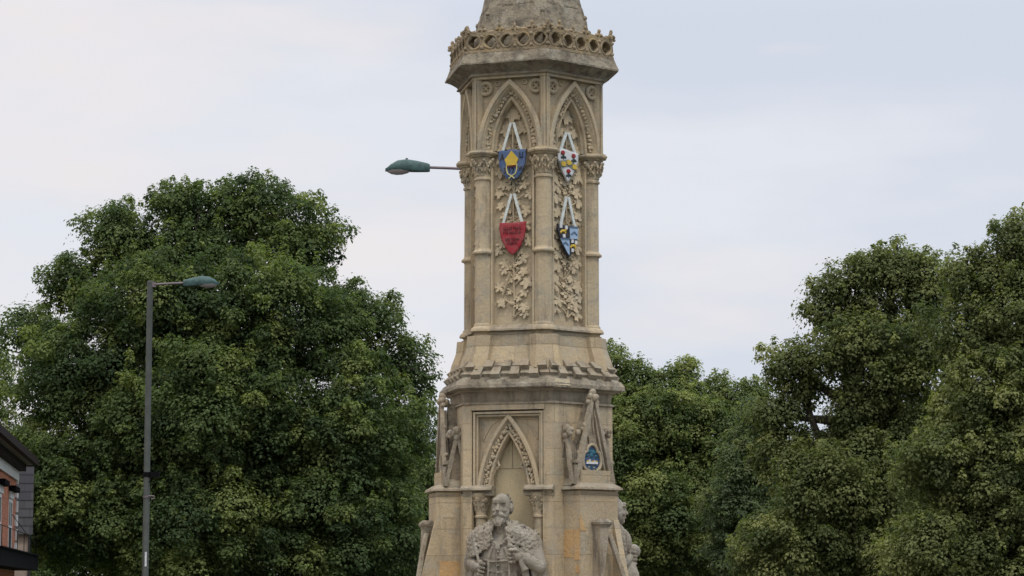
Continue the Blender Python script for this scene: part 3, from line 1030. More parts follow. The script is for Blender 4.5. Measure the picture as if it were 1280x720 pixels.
def buttress_gable():
    m = MB()
    k = KL
    rnd = random.Random(8)
    z0, z1 = ZL(603), ZL(500)
    m.prism([U(0, 117, ZL(508), k), U(-26, 117, ZL(600), k), U(26, 117, ZL(600), k)], (0, 3 * k, 0))
    roofm = MB()
    for (n0_, n1_) in ((80, 115),):
        roofm.loft([[U(-27, n0_, ZL(606), k), U(27, n0_, ZL(606), k), U(24, n0_, ZL(585), k), U(0, n0_, z1, k), U(-24, n0_, ZL(585), k)],
                [U(-27, n1_ - 2, ZL(606), k), U(27, n1_ - 2, ZL(606), k), U(24, n1_ - 2, ZL(585), k), U(0, n1_ - 2, z1, k), U(-24, n1_ - 2, ZL(585), k)]])
    # front gable: rakes, kerb
    for s in (-1, 1):
        for (w, n_, h_) in ((0, 121, 5.2), (6.5, 118.5, 2.4)):
            a = Vector(U(s * 2.5 - s * w * .1, n_, ZL(498 + w * 2.2), k))
            b = Vector(U(s * (31 - w), n_, ZL(607), k))
            d = (b - a).normalized()
            side = Vector((d.z, 0, -d.x)) * (h_ / 2 * k)
            th = Vector((0, 2.3 * k, 0))
            m.hexa([a - side - th, a + side - th, a + side + th, a - side + th, b - side - th, b + side - th, b + side + th, b - side + th])
    m.box(U(0, 117, ZL(602), k), (30 * k, 5.5 * k, 4 * k))
    m.hexa([U(-31, 125, ZL(607), k), U(31, 125, ZL(607), k), U(31, 108, ZL(607), k), U(-31, 108, ZL(607), k), U(-29, 121, ZL(597), k), U(29, 121, ZL(597), k), U(29, 108, ZL(597), k), U(-29, 108, ZL(597), k)])
    # sunk slit panel above the quatrefoil
    m.tube([U(0, 118.4, ZL(506), k), U(2.5, 118.4, ZL(540), k)], 1.3 * k, 5)
    m.tube([U(-1, 118.4, ZL(506), k), U(-7, 118.4, ZL(543), k)], 1.1 * k, 5)
    m.prism([U(-7, 119.5, ZL(545), k), U(7, 119.5, ZL(545), k), U(3.5, 119.5, ZL(557), k), U(-3.5, 119.5, ZL(557), k)], (0, 3 * k, 0))
    # crocket finial on the apex
    for (du, dn, y, r) in [(0, 0, 491, 5.0), (-4.5, 1, 495.5, 4.0), (4.8, 1, 496.0, 4.0), (0, 3, 497, 4.4), (-6.5, 0, 502.5, 3.2), (6.5, 0, 502, 3.2), (0, -5, 499, 5), (-12, -1, 532, 3.8), (12.5, -1, 531, 3.0), (-14, -2, 536, 2.8), (-21, -1, 566, 3.0), (22, -1, 566, 2.6)]:
        m.ell(U(du, 119.5 + dn, ZL(y), k), (r * k, r * k, r * 1.1 * k), 8, 6)
    # side gablets
    for s in (-1, 1):
        un = s * 31.5
        nc = 106.5
        for q in (-1, 1):
            a = Vector(U(un, nc + q * 1.2, ZL(546), k))
            b = Vector(U(un + s * 2.0, nc + q * 14, ZL(606), k))
            d = (b - a).normalized()
            side = Vector((0, d.z, -d.y)) * (2.1 * k)
            th = Vector((2.6 * k, 0, 0))
            m.hexa([a - side - th, a + side - th, a + side + th, a - side + th, b - side - th, b + side - th, b + side + th, b - side + th])
        m.prism([U(s * 26, nc - 12, ZL(604), k), U(s * 26, nc + 12, ZL(604), k), U(s * 26, nc, ZL(550), k)], (-s * 12 * k, 0, 0))
        # weathered leaf-head finial
        for (dn, y, r) in [(0, 536, 5.4), (-4.6, 540, 4.4), (4.8, 540, 4.2), (0, 545, 5), (8.5, 538, 3.6), (-7.6, 538.5, 3.4), (9, 543, 3), (-8, 544, 3), (0, 551, 3.6)]:
            m.ell(U(un + s * rnd.uniform(-.5, 1), nc + dn, ZL(y), k), (r * k, r * k, r * 1.05 * k), 8, 6)
        m.hexa([U(s * 20, 82, ZL(607), k), U(s * 33, 82, ZL(607), k), U(s * 33, 122, ZL(607), k), U(s * 20, 116, ZL(607), k),
                U(s * 20, 82, ZL(599), k), U(s * 30, 82, ZL(599), k), U(s * 30, 116, ZL(599), k), U(s * 20, 116, ZL(599), k)])
        # little shaft and knob between gablet and gable
        m.tube([U(s * 30, 121, ZL(604), k), U(s * 30, 121, ZL(582), k)], 2.2 * k, 7)
        m.box(U(s * 28.5, 118, ZL(577), k), (3.2 * k, 5.5 * k, 2 * k))
        m.ell(U(s * 20, 115, ZL(541), k), (3.6 * k, 3.6 * k, 4.4 * k), 7, 5)
    return m, roofm
def quatrefoil_pts(rx, rz, n=48):
    out = []
    for i in range(n):
        t = 2 * PI * i / n
        # four lobes
        r = .80 + .20 * abs(math.cos(2 * t)) ** .6
        out.append((math.cos(t) * rx * r, math.sin(t) * rz * r))
    return out
def badge_frame():
    m = MB()
    k = KL
    zc = ZL(575.5)
    pts = quatrefoil_pts(15.0, 19.6)
    path = [U(u, 118.6, zc + z * k, k) for u, z in pts]
    path.append(path[0])
    m.tube(path, 2.0 * k, 6)
    return m
def badge_plate():
    m = MB()
    k = KL
    zc = ZL(575.5)
    pts = quatrefoil_pts(14.5, 19)
    m.prism([U(u, 117.6, zc + z * k, k) for u, z in pts], (0, 2 * k, 0))
    return m
def badge_marks():
    k = KL
    top_, bar_, gold_, bit_ = [MB() for _ in range(5)], MB(), [MB() for _ in range(3)], [MB() for _ in range(4)]
    for q_, (u, y, a, b) in zip(top_, [(-4, 564, 5, 2.5), (4, 565, 5, 3), (0, 569, 3, 3), (-7, 569, 2.5, 2), (7.5, 570, 2.5, 2)]):
        q_.ell(U(u, 117.8, ZL(y), k), (a * k, .9 * k, b * k), 8, 5)
    bar_.box(U(0, 118.3, ZL(578.5), k), (9.3 * k, .8 * k, 1.3 * k))
    bar_.box(U(-3.5, 118, ZL(575.8), k), (1.2 * k, .7 * k, 1.6 * k))
    bar_.box(U(4.5, 118, ZL(576.4), k), (1.0 * k, .7 * k, 1.0 * k))
    for q_, (u, y) in zip(gold_, ((-6.8, 576.2), (1.8, 576.6), (7.2, 576.5))):
        q_.box(U(u, 118.1, ZL(y), k), (1.5 * k, .8 * k, 1.0 * k))
    for q_, (u, y) in zip(bit_, ((-4.5, 584), (3.8, 584.5), (-4, 587.5), (4.2, 588))):
        q_.ell(U(u, 117.9, ZL(y), k), (2.2 * k, .7 * k, 1.6 * k), 7, 4)
    return top_, bar_, gold_, bit_
bo = buttress_block().build('buttress', M['wall'], mon, rotz=FACES[1])
for kk in (3, 5):
    dup(bo, mon, FACES[kk])
pm = buttress_post()
pm.v = [(x, y + 6.5 * KL, z) for x, y, z in pm.v]
po = pm.build('buttress_shaft', M['stain_shade'], mon, rotz=FACES[1], rough=(.003, 12, 3, .08))
cm_ = buttress_cap()
cm_.v = [(x, y + 6.5 * KL, z) for x, y, z in cm_.v]
cm_.build('shaft_cap', M['lichen'], po, rough=(.004, 14, 3, .06))
for kk in (3, 5):
    dup(po, mon, FACES[kk])
bl = buttress_ledge().build('buttress_ledge', M['stain_shade'], mon, rotz=FACES[1], rough=(.003, 11, 3, .08))
for kk in (3, 5):
    dup(bl, mon, FACES[kk])
GSH = -6.5 * KL
gm, rm = buttress_gable()
for mm_ in (gm, rm):
    mm_.v = [(x, y - GSH, z) for x, y, z in mm_.v]
go = gm.build('gable', M['stain_shade'], mon, rotz=FACES[1], rough=(.008, 15, 3, .05))
rm.build('gable_roof', M['lichen'], go, rough=(.010, 10, 4, .05))
def shift(mm_):
    mm_.v = [(x, y - GSH, z) for x, y, z in mm_.v]
    return mm_
shift(badge_frame()).build('badge_frame', M['carved'], go)
bp = shift(badge_plate()).build('badge', M['badge'], go)
for kk in (3, 5):
    g2 = dup(go, mon, FACES[kk])
t_, b_, g_, s_ = badge_marks()
tag(bp, 'blue quatrefoil badge with a white bar set in the right gable')
for q_ in t_:
    shift(q_).build('badge_crest', M['teal'], go)
shift(b_).build('badge_bar', M['white'], go)
for q_ in g_:
    shift(q_).build('badge_gilding', M['yellow'], go)
for q_ in s_:
    shift(q_).build('badge_figure', M['olive'], go)

# --- repaired stones
def patch(name, face, side, n0_, n1_, y0, y1, mat):
    """slab on the side of a buttress: side -1 left / +1 right"""
    m = MB()
    k = KL
    u = side * (WB + .1)
    m.box(U(u, (n0_ + n1_) / 2, (ZL(y0) + ZL(y1)) / 2, k), (.35 * k, abs(n1_ - n0_) / 2 * k, abs(ZL(y0) - ZL(y1)) / 2))
    return m.build(name, M[mat], mon, rotz=FACES[face], rough=(.002, 30, 3, .04))
patch('repair_stone', 1, -1, 76, 112.5, 662, 697, 'ochre')
patch('repair_stone', 1, -1, 113.5, 123.5, 662, 700, 'ochre')
patch('repair_stone', 5, 1, 92, 121, 701, 730, 'ochre')
patch('repair_stone', 5, 1, 104, 116, 641, 646, 'cream')
patch('repair_stone', 1, -1, 116, 123, 706, 716, 'ochre')
m = MB()
m.prism([U(-31.8, NB + .6, ZL(642), KL), U(-31.8, NB + .6, ZL(664), KL), U(-22, NB + .6, ZL(664), KL)], (0, .8 * KL, 0))
m.build('repair_stone', M['ochre'], mon, rotz=FACES[1])
m = MB()
rotf = Matrix.Rotation(FACES[1], 3, 'Z')
m.hexa([U(-54, 100.5, ZU(482, 104)), U(-30, 100.5, ZU(482, 104)), U(-30, 105.2, ZU(482, 104)), U(-54, 105.2, ZU(482, 104)),
        U(-53, 97.5, ZU(474, 102)), U(-30, 97.5, ZU(474, 102)), U(-30, 102.6, ZU(474, 102)), U(-53, 102.6, ZU(474, 102))])
m.build('repair_stone', M['cream'], mon, rotz=FACES[1], rough=(.003, 30, 3, .04))

# --- base: pedestal blocks under the statues and steps
for kk in (0, 2, 4):
    m = MB()
    rot = Matrix.Rotation(FACES[kk], 3, 'Z')
    z = .42
    m.loft([[rot @ U(u, n, zq, KL) for u, n in ((-50 - o, 80), (50 + o, 80), (50 + o, 140 + o), (-50 - o, 140 + o))] for o, zq in ((6, .2), (6, .3), (0, .36), (0, z))])
    m.build('pedestal', M['wall'], mon)
for r, z0, z1 in ((3.4, 0, .14), (2.9, .14, .28), (2.4, .28, .36)):
    m = MB()
    m.loft([[Vector((*polar(a, r), z)) for a in CORN] for z in (z0, z1)])
    m.build('step', M['wall'], mon)

# ------------------------------------------------------------------ hanging shields
def hang(name, label, face, u_c, n, ytop, yshield, hw, pts, mat, extras, apex_u=0, sw=3.2):
    """pts: outline (u px, y px photo rows) of the shield"""
    k = KU
    Z = lambda y: ZU(y, n)
    ft = FACES[face]
    rot = Matrix.Rotation(ft, 3, 'Z')
    org = Vector((u_c * k, -n * k, Z(yshield)))
    base = Vector((BASE_X, D, 0)) + rot @ org
    e = empty(name, base, label, 'shield', ft, 'painted shields hung on the upper stage')
    def L(u, y, dn):      # local point
        return Vector((u * k, -dn * k, Z(y) - Z(yshield)))
    # body with domed front
    m = MB()
    cu = sum(p[0] for p in pts) / len(pts)
    cy = sum(p[1] for p in pts) / len(pts)
    f0 = [L(u, y, 0) for u, y in pts]
    f1 = [L(u, y, 2.6) for u, y in pts]
    f2 = [L(cu + (u - cu) * .86, cy + (y - cy) * .88, 3.3) for u, y in pts]
    m.loft([f0, f1, f2])
    m.build('shield_board', M[mat], e)
    for s in (-1, 1):
        m = MB()
        a, b = L(apex_u + s * 1.7, ytop, 1.2), L(s * hw * .72, yshield + 1.5, 1.6)
        d = (b - a).normalized()
        side = Vector((d.z, 0, -d.x)) * (sw / 2 * k)
        th = Vector((0, .9 * k, 0))
        m.hexa([a - side - th, a + side - th, a + side + th, a - side + th, b - side - th, b + side - th, b + side + th, b - side + th])
        m.build('strap', M['strap'], e)
    m = MB()
    m.tube([L(apex_u, ytop + 2, -.6), L(apex_u, yshield - 2, -.2)], .8 * k, 5)
    m.build('hanging_rod', M['carved'], e)
    for nm, mt, fn in extras:
        res = fn(L, k)
        for q in (res if isinstance(res, list) else [res]):
            q.build(nm, M[mt], e)
    return e

def poly(q, L, pts, d0, d1):
    q.loft([[L(u, y, d0) for u, y in pts], [L(u, y, d1) for u, y in pts]])
def bar(q, L, k, a, b, w, d=4.2):
    A, B = L(a[0], a[1], d), L(b[0], b[1], d)
    dd = (B - A).normalized()
    side = Vector((dd.z, 0, -dd.x)) * (w / 2 * k)
    th = Vector((0, .5 * k, 0))
    q.hexa([A - side - th, A + side - th, A + side + th, A - side + th, B - side - th, B + side - th, B + side + th, B - side + th])

# blue shield with mitre
S1 = [(-17, 188.5), (-12, 187.6), (-9, 188.6), (0, 186.8), (9, 188.2), (12, 187.2), (17, 187.8), (17.5, 196), (16.5, 206), (12, 216), (7, 222.5), (0, 225), (-7, 222.5), (-12.5, 216), (-16.5, 206), (-17.5, 196)]
def mitre(L, k):
    q = MB()
    poly(q, L, [(-8.8, 200), (0, 189.2), (8.8, 199.5), (7, 204), (5.6, 207), (-5.6, 207.6), (-7, 204.5)], 3, 5)
    return q
def mitre_band(L, k):
    q = MB()
    poly(q, L, [(-5.4, 207.9), (5.4, 207.3), (5.2, 209), (-5.2, 209.6)], 3, 4.8)
    return q
def cords(L, k):
    q = MB()
    q.tube([L(-6.5, 205, 4), L(-6.6, 212, 4), L(-5, 217.5, 4), L(0, 220.8, 4.2), L(3.6, 223.6, 3.9)], .75 * k, 6)
    q.tube([L(6.5, 204.6, 4), L(6.6, 212, 4), L(5, 217.5, 4), L(0, 220.8, 4.2), L(-3.6, 223.6, 3.9)], .75 * k, 6)
    return q
def letters(L, k):
    res = []
    for glyph in ([((-14.5, 201), (-12.3, 192)), ((-12.3, 192), (-10.3, 200)), ((-13.6, 198), (-11, 197.6))],      # A
                  [((10.2, 191.5), (10.6, 198)), ((10.6, 198), (13.6, 198)), ((13.6, 198), (14.2, 191))],             # U
                  [((-8.9, 210), (-8.9, 216)), ((-10, 211), (-8.9, 210)), ((-10.2, 216.2), (-7.8, 216.2))],           # 1
                  [((-2.8, 211), (-2.6, 217)), ((-3.6, 212), (-2.8, 211))],                                            # 1
                  [((-.4, 211.2), (2.8, 211)), ((2.8, 211), (1, 217))],                                                # 7
                  [((9.2, 214.4), (10.4, 209.4)), ((10.4, 209.4), (11.4, 212.4)), ((11.4, 212.4), (12.6, 209.2)), ((12.6, 209.2), (12.6, 212.4))]):
        q = MB()
        for a, b in glyph:
            bar(q, L, k, a, b, 1.25, 3.3)
        res.append(q)
    return res
hang('hanging_shield', 'blue painted shield with a yellow mitre hung from white straps', 0, .8, 72.5, 153.5, 188, 17, S1, 'blue',
     [('mitre', 'yellow', mitre), ('mitre_band', 'darkred', mitre_band), ('mitre_cord', 'cord', cords), ('lettering', 'navy', letters)])
# red shield
S2 = [(-17, 278.3), (0, 278.8), (17, 277.6), (16.8, 287), (14.8, 297), (10, 308), (4, 316), (0, 318.5), (-4, 316.5), (-10, 308.5), (-14.8, 297.5), (-16.8, 288)]
def redmarks(L, k):
    rn = random.Random(2)
    res = []
    for row, (y, w) in enumerate([(286, 11), (291, 11), (300, 8.5), (304.5, 7)]):
        q = MB()
        res.append(q)
        u = -w
        while u < w:
            bar(q, L, k, (u, y - 2 + rn.uniform(-.6, .6)), (u + rn.uniform(-1.2, 1.6), y + 1.6 + rn.uniform(-.6, .6)), .9, 3.4)
            if rn.random() < .55:
                bar(q, L, k, (u, y + rn.uniform(-1.4, 1.4)), (u + 2.4, y + rn.uniform(-1.4, 1.4)), .8, 3.45)
            u += 2.5
    return res
hang('hanging_shield', 'plain red painted shield with darker carved rows below the blue shield', 0, .8, 70.5, 242.5, 278, 17, S2, 'red', [('carving', 'darkred', redmarks)])
# white shield with roses (right face)
S3 = [(-17.5, 190.5), (-9, 184.5), (4, 187), (17.5, 188.5), (16.8, 199), (12.5, 207), (10, 213), (0, 226), (-10.5, 211), (-13, 205), (-16.5, 198)]
def band3(L, k):
    q = MB()
    poly(q, L, [(-15.6, 201), (-8, 199.5), (0, 198), (8, 201.5), (15, 205), (12, 211), (5, 208.5), (0, 206.5), (-6, 208), (-12.6, 210)], 2.9, 3.9)
    return q
def cushions(L, k):
    res = []
    for u, y in ((-8.8, 204.4), (.4, 201.8), (9.4, 206.4)):
        q = MB()
        res.append(q)
        poly(q, L, [(u - 3.8, y - 2.2), (u, y - 3.4), (u + 3.6, y - 2), (u + 3.8, y + 1.8), (u, y + 3.2), (u - 3.6, y + 2.2)], 3.6, 4.8)
    return res
def roses(L, k):
    res = []
    for u, y in ((-9.6, 190.3), (8.2, 192.5), (-.4, 212.6)):
        q = MB()
        res.append(q)
        q.ell(L(u, y, 4), (3.4 * k, 1.2 * k, 2.7 * k), 9, 6)
        for j in range(5):
            q.ell(L(u + 2.2 * math.cos(j * 1.257), y + 1.7 * math.sin(j * 1.257), 4.6), (1.1 * k, .8 * k, .9 * k), 6, 4)
    return res
def roseleaf(L, k):
    res = []
    for u, y in ((-8, 196), (9, 198.6), (.6, 218)):
        q = MB()
        res.append(q)
        q.ell(L(u - 2, y, 3.5), (3.2 * k, .9 * k, 1.5 * k), 8, 5, Matrix.Rotation(-.35, 3, 'Y'))
        q.ell(L(u + 2, y - .4, 3.5), (2.8 * k, .9 * k, 1.5 * k), 8, 5, Matrix.Rotation(.4, 3, 'Y'))
        bar(q, L, k, (u - .5, y - 3), (u - .2, y + 2.8), .9, 3.8)
    return res
hang('hanging_shield', 'white painted shield with three red roses and a band of yellow cushions', 1, -4, 70.5, 164, 187.5, 17, S3, 'white',
     [('band', 'olive', band3), ('cushion', 'yellow', cushions), ('rose', 'rosered', roses), ('rose_leaf', 'leafdark', roseleaf)], 0, 3.9)
# quartered shield
S4 = [(-17, 279.5), (-2, 281), (16.5, 280.5), (16.5, 292), (13, 303), (8, 313), (2, 320.5), (-3, 316), (-9, 306), (-14, 295), (-17, 287)]
def q_blue(L, k):
    q = MB()
    q2 = MB()
    poly(q, L, [(1.5, 283), (15, 282.6), (15.2, 293), (14.6, 296.5), (2.2, 297.2)], 2.8, 4.0)
    poly(q2, L, [(-14, 298), (1, 297.8), (1, 318), (-2, 315), (-8, 306.5)], 2.8, 4.0)
    return [q, q2]
def q_chev(L, k):
    q = MB()
    for (u, y) in ((8.5, 288), (-6.2, 302)):
        bar(q, L, k, (u - 5, y + 3.4), (u, y), 1.5, 4.3)
        bar(q, L, k, (u, y), (u + 5, y + 3.4), 1.5, 4.3)
    bar(q, L, k, (2, 282.6), (15, 282.0), 1.6, 4.1)
    bar(q, L, k, (-14, 298), (1, 297.6), 1.2, 4.2)
    return q
def q_white(L, k):
    res = []
    for u, y in ((-13, 282.5), (-4.2, 283.2), (-8, 294.2), (5.8, 299.6), (11.6, 300.6), (5.8, 311)):
        q = MB()
        res.append(q)
        poly(q, L, [(u - 1.8, y - 2), (u + 1.8, y - 2), (u + 2, y + 2.2), (u - 1.8, y + 2.4)], 3, 4.4)
    return res
def q_gold(L, k):
    res = []
    for u, y in ((-8.6, 288.2), (7.6, 305.4)):
        q = MB()
        res.append(q)
        q.ell(L(u, y, 3.6), (4.6 * k, 1.1 * k, 1.8 * k), 9, 5)
        q.ell(L(u - 4, y + 1.8, 3.6), (1.6 * k, 1 * k, 1.9 * k), 7, 5)
        q.ell(L(u + 4, y - 1.9, 3.6), (1.7 * k, 1 * k, 1.6 * k), 7, 5)
        q.ell(L(u + 3, y + 2, 3.6), (1.2 * k, .9 * k, 1.8 * k), 7, 5)
    return res
hang('hanging_shield', 'quartered shield of black and light blue with white chevrons below the rose shield', 1, -4, 70.5, 244.5, 281, 16.5, S4, 'navy',
     [('blue_quarter', 'skyblue', q_blue), ('chevron', 'steel', q_chev), ('white_mark', 'white', q_white), ('gold_beast', 'yellow', q_gold)], 0, 3.6)

# ------------------------------------------------------------------ statues
def cone_cap(m, a, b, ra, rb, n=10, sq=(1, 1, 1)):
    a, b = Vector(a), Vector(b)
    m.ell(a, (ra,) * 3, 10, 7)
    m.ell(b, (rb,) * 3, 10, 7)
    m.tube([a, b], [ra, rb], 12)

def hand(m, c, d, side, r=1.0):
    """small fist: palm, four bent fingers, thumb. units already metres; d = forward direction"""
    c, d = Vector(c), Vector(d).normalized()
    s = Vector(side).normalized()
    up = d.cross(s)
    m.ell(c, (.045 * r, .04 * r, .04 * r), 8, 6)
    for i in range(4):
        o = c + s * (.033 * (i - 1.5) * r) + d * .03 * r
        L = (.045, .052, .05, .04)[i] * r
        p1 = o + d * L + up * .012 * r
        p2 = p1 + d * .012 * r - up * .035 * r
        p3 = p2 - d * .03 * r - up * .006 * r
        m.tube([o, p1, p2, p3], [.0155 * r, .0145 * r, .013 * r, .011 * r], 7)
    m.tube([c + s * .04 * r, c + s * .06 * r + d * .03 * r, c + s * .045 * r + d * .062 * r - up * .012 * r], [.017 * r, .015 * r, .012 * r], 7)

def statue(name, label, face, queen=False):
    k = KL
    n0_ = 95.0 if queen else 100.0
    ft = FACES[face]
    rot = Matrix.Rotation(ft, 3, 'Z')
    base = Vector((BASE_X, D, 0)) + rot @ U(0, n0_, .42, k)
    zb_ = .42
    ys = 2 if queen else 0
    def S(u, dn, y):
        return Vector((u * k, -dn * k, ZL(y, 112) - zb_))
    rnd = random.Random(31)
    m = MB()
    E = lambda u, dn, y, ru, rn, rz, rt=None: m.ell(S(u, dn, y), (ru * k, rn * k, rz * k), 16, 11, rt)
    # head
    E(0, 11, 632.5, 11.0, 13.4, 15.4)
    E(0, 15, 640, 10.2, 11, 13)
    if not queen:
        for i in range(120):                                # hair at the sides and back, receding in front
            t = rnd.uniform(0, 2 * PI)
            hz = rnd.uniform(617, 640)
            rr = math.sqrt(max(.05, 1 - ((hz - 631.5) / 17) ** 2))
            if math.cos(t) > (.15 if hz > 622 else -.1):
                continue
            p0 = S(12.2 * rr * math.sin(t), 11 + 14.2 * rr * math.cos(t), hz)
            p1 = S(12.6 * rr * math.sin(t + .15), 11 + 14.6 * rr * math.cos(t + .15), hz + 4)
            m.tube([p0, p1], [1.2 * k, .9 * k], 5)
    E(0, 22.6, 628.4, 9.0, 3.4, 1.7)                       # brow
    E(0, 23.8, 626, 7.5, 2.5, 3)
    m.tube([S(0, 24.2, 630), S(0, 26.0, 635), S(0, 28.2, 639)], [1.5 * k, 1.8 * k, 2.4 * k], 8)   # nose
    for s in (-1, 1):
        E(s * 5.8, 21.4, 638.4, 3.8, 3.4, 3.0)               # cheeks
        E(s * 4.8, 20.6, 632.8, 2.2, 1.6, 1.1)             # eyes
        E(s * 11.7, 9, 635, 2.2, 3.6, 5.4)                 # ears
    if not queen:
        for s in (-1, 1):
            m.tube([S(s * 1, 26.2, 642.2), S(s * 5, 25.4, 643.6), S(s * 9.2, 22.5, 646.4)], [2.0 * k, 2.2 * k, 1.3 * k], 8)   # moustache
        E(0, 20.0, 649.5, 8.0, 6.8, 7.6)                    # beard
        E(0, 23.0, 653, 5.2, 4.2, 4.6)
        for i in range(16):
            t = rnd.uniform(-1, 1)
            m.tube([S(t * 7, 25, 648 + abs(t) * 1), S(t * 5, 26, 653), S(t * 3.2, 25.6, 658.5)], [.9 * k, 1.0 * k, .5 * k], 5)
    else:
        E(0, 21, 647.5, 5.5, 4, 4.2)
        E(0, 25.6, 643.4, 3.2, 1.4, .9)
        E(0, 5, 622, 12.5, 13.5, 11)                        # veil and cap
        E(0, -2, 640, 13.5, 9, 22)
        m.lathe([(9 * k, 0), (10.5 * k, 3 * k), (9.5 * k, 5 * k), (4 * k, 8 * k), (.5 * k, 10 * k)], tuple(S(0, 6, 614)), 12)
    # neck, shoulders
    cone_cap(m, S(0, 9, 650), S(0, 5, 668), 9 * k, 11 * k)
    for s in (-1, 1):
        cone_cap(m, S(s * 8, 2, 666), S(s * 37, 1, 680), 13.5 * k, 11.5 * k)
    E(0, 3, 682, 40, 17, 19)
    E(0, 5, 700, 30, 19, 34)
    E(0, 4, 740, 30, 18, 40)
    # coat skirts down to the feet
    rings = []
    for y, ru, rn in [(715, 27, 19), (760, 33, 22), (830, 38, 25), (900, 44, 29), (946, 46, 31)]:
        ring = []
        for i in range(40):
            t = 2 * PI * i / 40
            w = 1 + .06 * math.sin(9 * t + y * .01) + .03 * math.sin(17 * t)
            ring.append(S(ru * w * math.cos(t), 3 + rn * w * math.sin(t), y))
        rings.append(ring)
    m.loft(rings, smooth=True)
    # cloak falling from both shoulders and behind
    for s in (-1, 1):
        edge = 46 if s > 0 else 44
        m.tube([S(s * 30, 0, 684), S(s * (edge - 5), -1, 700), S(s * edge, -2, 722), S(s * (edge + 2), -3, 800), S(s * (edge + 5), -4, 944)],
               [9 * k, 9.5 * k, 8 * k, 9 * k, 11 * k], 10)
        m.tube([S(s * 26, 12, 696), S(s * 33, 13, 730), S(s * 36, 13, 830), S(s * 40, 12, 944)], [5 * k, 5 * k, 6 * k, 7 * k], 8)
        m.tube([S(s * 36, 8, 690), S(s * 43, 8, 740), S(s * 45, 6, 940)], [4 * k, 4.5 * k, 6 * k], 8)
    for i in range(7):
        u = -36 + 12 * i
        m.tube([S(u * .8, -10, 680), S(u, -16, 760), S(u * 1.15, -18, 944)], [7 * k, 8 * k, 9 * k], 8)
    # arms
    if not queen:
        cone_cap(m, S(-37, 2, 682), S(-42, 4, 705), 11 * k, 9.5 * k)
        cone_cap(m, S(-41, 4, 703), S(-33, 16, 708), 9.5 * k, 6.5 * k)
        hand(m, S(-27, 20, 709), (.55, -.75, -.25), (0.2, 0, 1), 1.25)
        m.tube([S(-36, 17, 668), S(-22, 23, 716)], 1.7 * k, 8)             # staff held in the hand
        cone_cap(m, S(37, 2, 684), S(45, 6, 707), 11 * k, 10 * k)
        cone_cap(m, S(44, 6, 707), S(33, 20, 700), 9 * k, 6.5 * k)
        hand(m, S(26, 23, 696), (-1, -.25, .12), (0, -.25, 1), 1.3)
        E(34, 19, 699, 6.8, 6.5, 6.8)                                        # cuff
        m.tube([S(26, 24, 690), S(30, 25, 706), S(35, 25, 714)], [2 * k, 3 * k, 4.6 * k], 8)
    else:
        cone_cap(m, S(-33, 2, 676), S(-40, 8, 706), 11 * k, 9 * k)
        cone_cap(m, S(-40, 8, 706), S(-18, 24, 698), 9 * k, 6 * k)
        hand(m, S(-14, 27, 696), (.5, -.8, 0), (0, 0, 1), 1.25)
        cone_cap(m, S(33, 2, 678), S(40, 8, 706), 11 * k, 9 * k)
        cone_cap(m, S(40, 8, 706), S(14, 25, 696), 9 * k, 6 * k)
        hand(m, S(10, 27, 694), (-.5, -.8, 0), (0, 0, 1), 1.25)
        E(0, 36, 687, 9, 9, 9)                                             # orb
        E(0, 16, 676, 26, 17, 20)                                          # bust
        E(0, 18, 735, 34, 26, 46)
        for i in range(9):
            u = -24 + 6 * i
            m.tube([S(u * .6, 28 - abs(u) * .3, 694), S(u, 38 - abs(u) * .3, 725), S(u * 1.3, 42 - abs(u) * .3, 800), S(u * 1.4, 40 - abs(u) * .3, 944)], [3.5 * k, 4.5 * k, 6 * k, 7 * k], 7)
    # fur cape: knobbly locks
    for i in range(1300):
        u = rnd.uniform(-45, 45)
        top_ = 651.5 + max(0, abs(u) - 14) * .50
        y = top_ + rnd.uniform(-1.0, 33)
        if abs(u) < 7 + (y - 655) * .20:
            continue
        dn = 3 + 19.5 * math.sqrt(max(0.02, 1 - (u / 47) ** 2)) * min(1, .45 + (y - top_ + 2) / 22)
        r = rnd.uniform(1.0, 2.0)
        E(u, dn + rnd.uniform(-.5, .9), y, r, r, r * rnd.uniform(.8, 1.5))
    # collar badges, coat edge, buttons, belt, waistcoat folds
    for i in range(9):
        t = (i - 4) / 4
        E(t * 12, 23.5 - abs(t) * 2, 681 - t * t * 12, 1.9, 1.4, 1.9)
    E(-1, 25, 684.5, 3.4, 1.6, 4)
    for y in (690, 698, 707, 716, 726):
        E(0, 25, y, 1.3, 1.4, 1.3)
    m.tube([S(-1.8, 24, 686), S(-2, 25, 705), S(-2, 25, 740)], 1.0 * k, 6)
    m.tube([S(-20, 19, 700), S(-8, 24.6, 702.5), S(0, 25.4, 702), S(12, 24, 701), S(20, 18, 700)], [.9 * k] * 5, 6)
    m.tube([S(-18, 20, 712), S(-6, 24.8, 715), S(8, 25, 714), S(18, 20, 711)], [.7 * k] * 4, 6)
    for s in (-1, 1):
        m.tube([S(s * 8, 23.5, 684), S(s * 13, 23, 700), S(s * 15, 23, 760)], [1.8 * k, 1.6 * k, 2 * k], 6)
    # join everything into one continuous surface
    tmp = m.build(name + '_raw', M['statue'])
    md = tmp.modifiers.new('remesh', 'REMESH')
    md.mode = 'VOXEL'
    md.voxel_size = .0056
    md.adaptivity = 0
    dg = bpy.context.evaluated_depsgraph_get()
    me = bpy.data.meshes.new_from_object(tmp.evaluated_get(dg))
    bpy.data.objects.remove(tmp)
    me.name = name
    for p in me.polygons:
        p.use_smooth = True
    me.materials.clear()
    me.materials.append(M['statue'])
    o = bpy.data.objects.new(name, me)
    C.objects.link(o)
    o.location = base
    o.rotation_euler = (0, 0, ft)
    tag(o, label, 'statue', 'stone statues in the niches of the monument')
    return o
statue('statue', 'weathered stone statue of a bearded man in a fur caped robe in the front niche', 0)
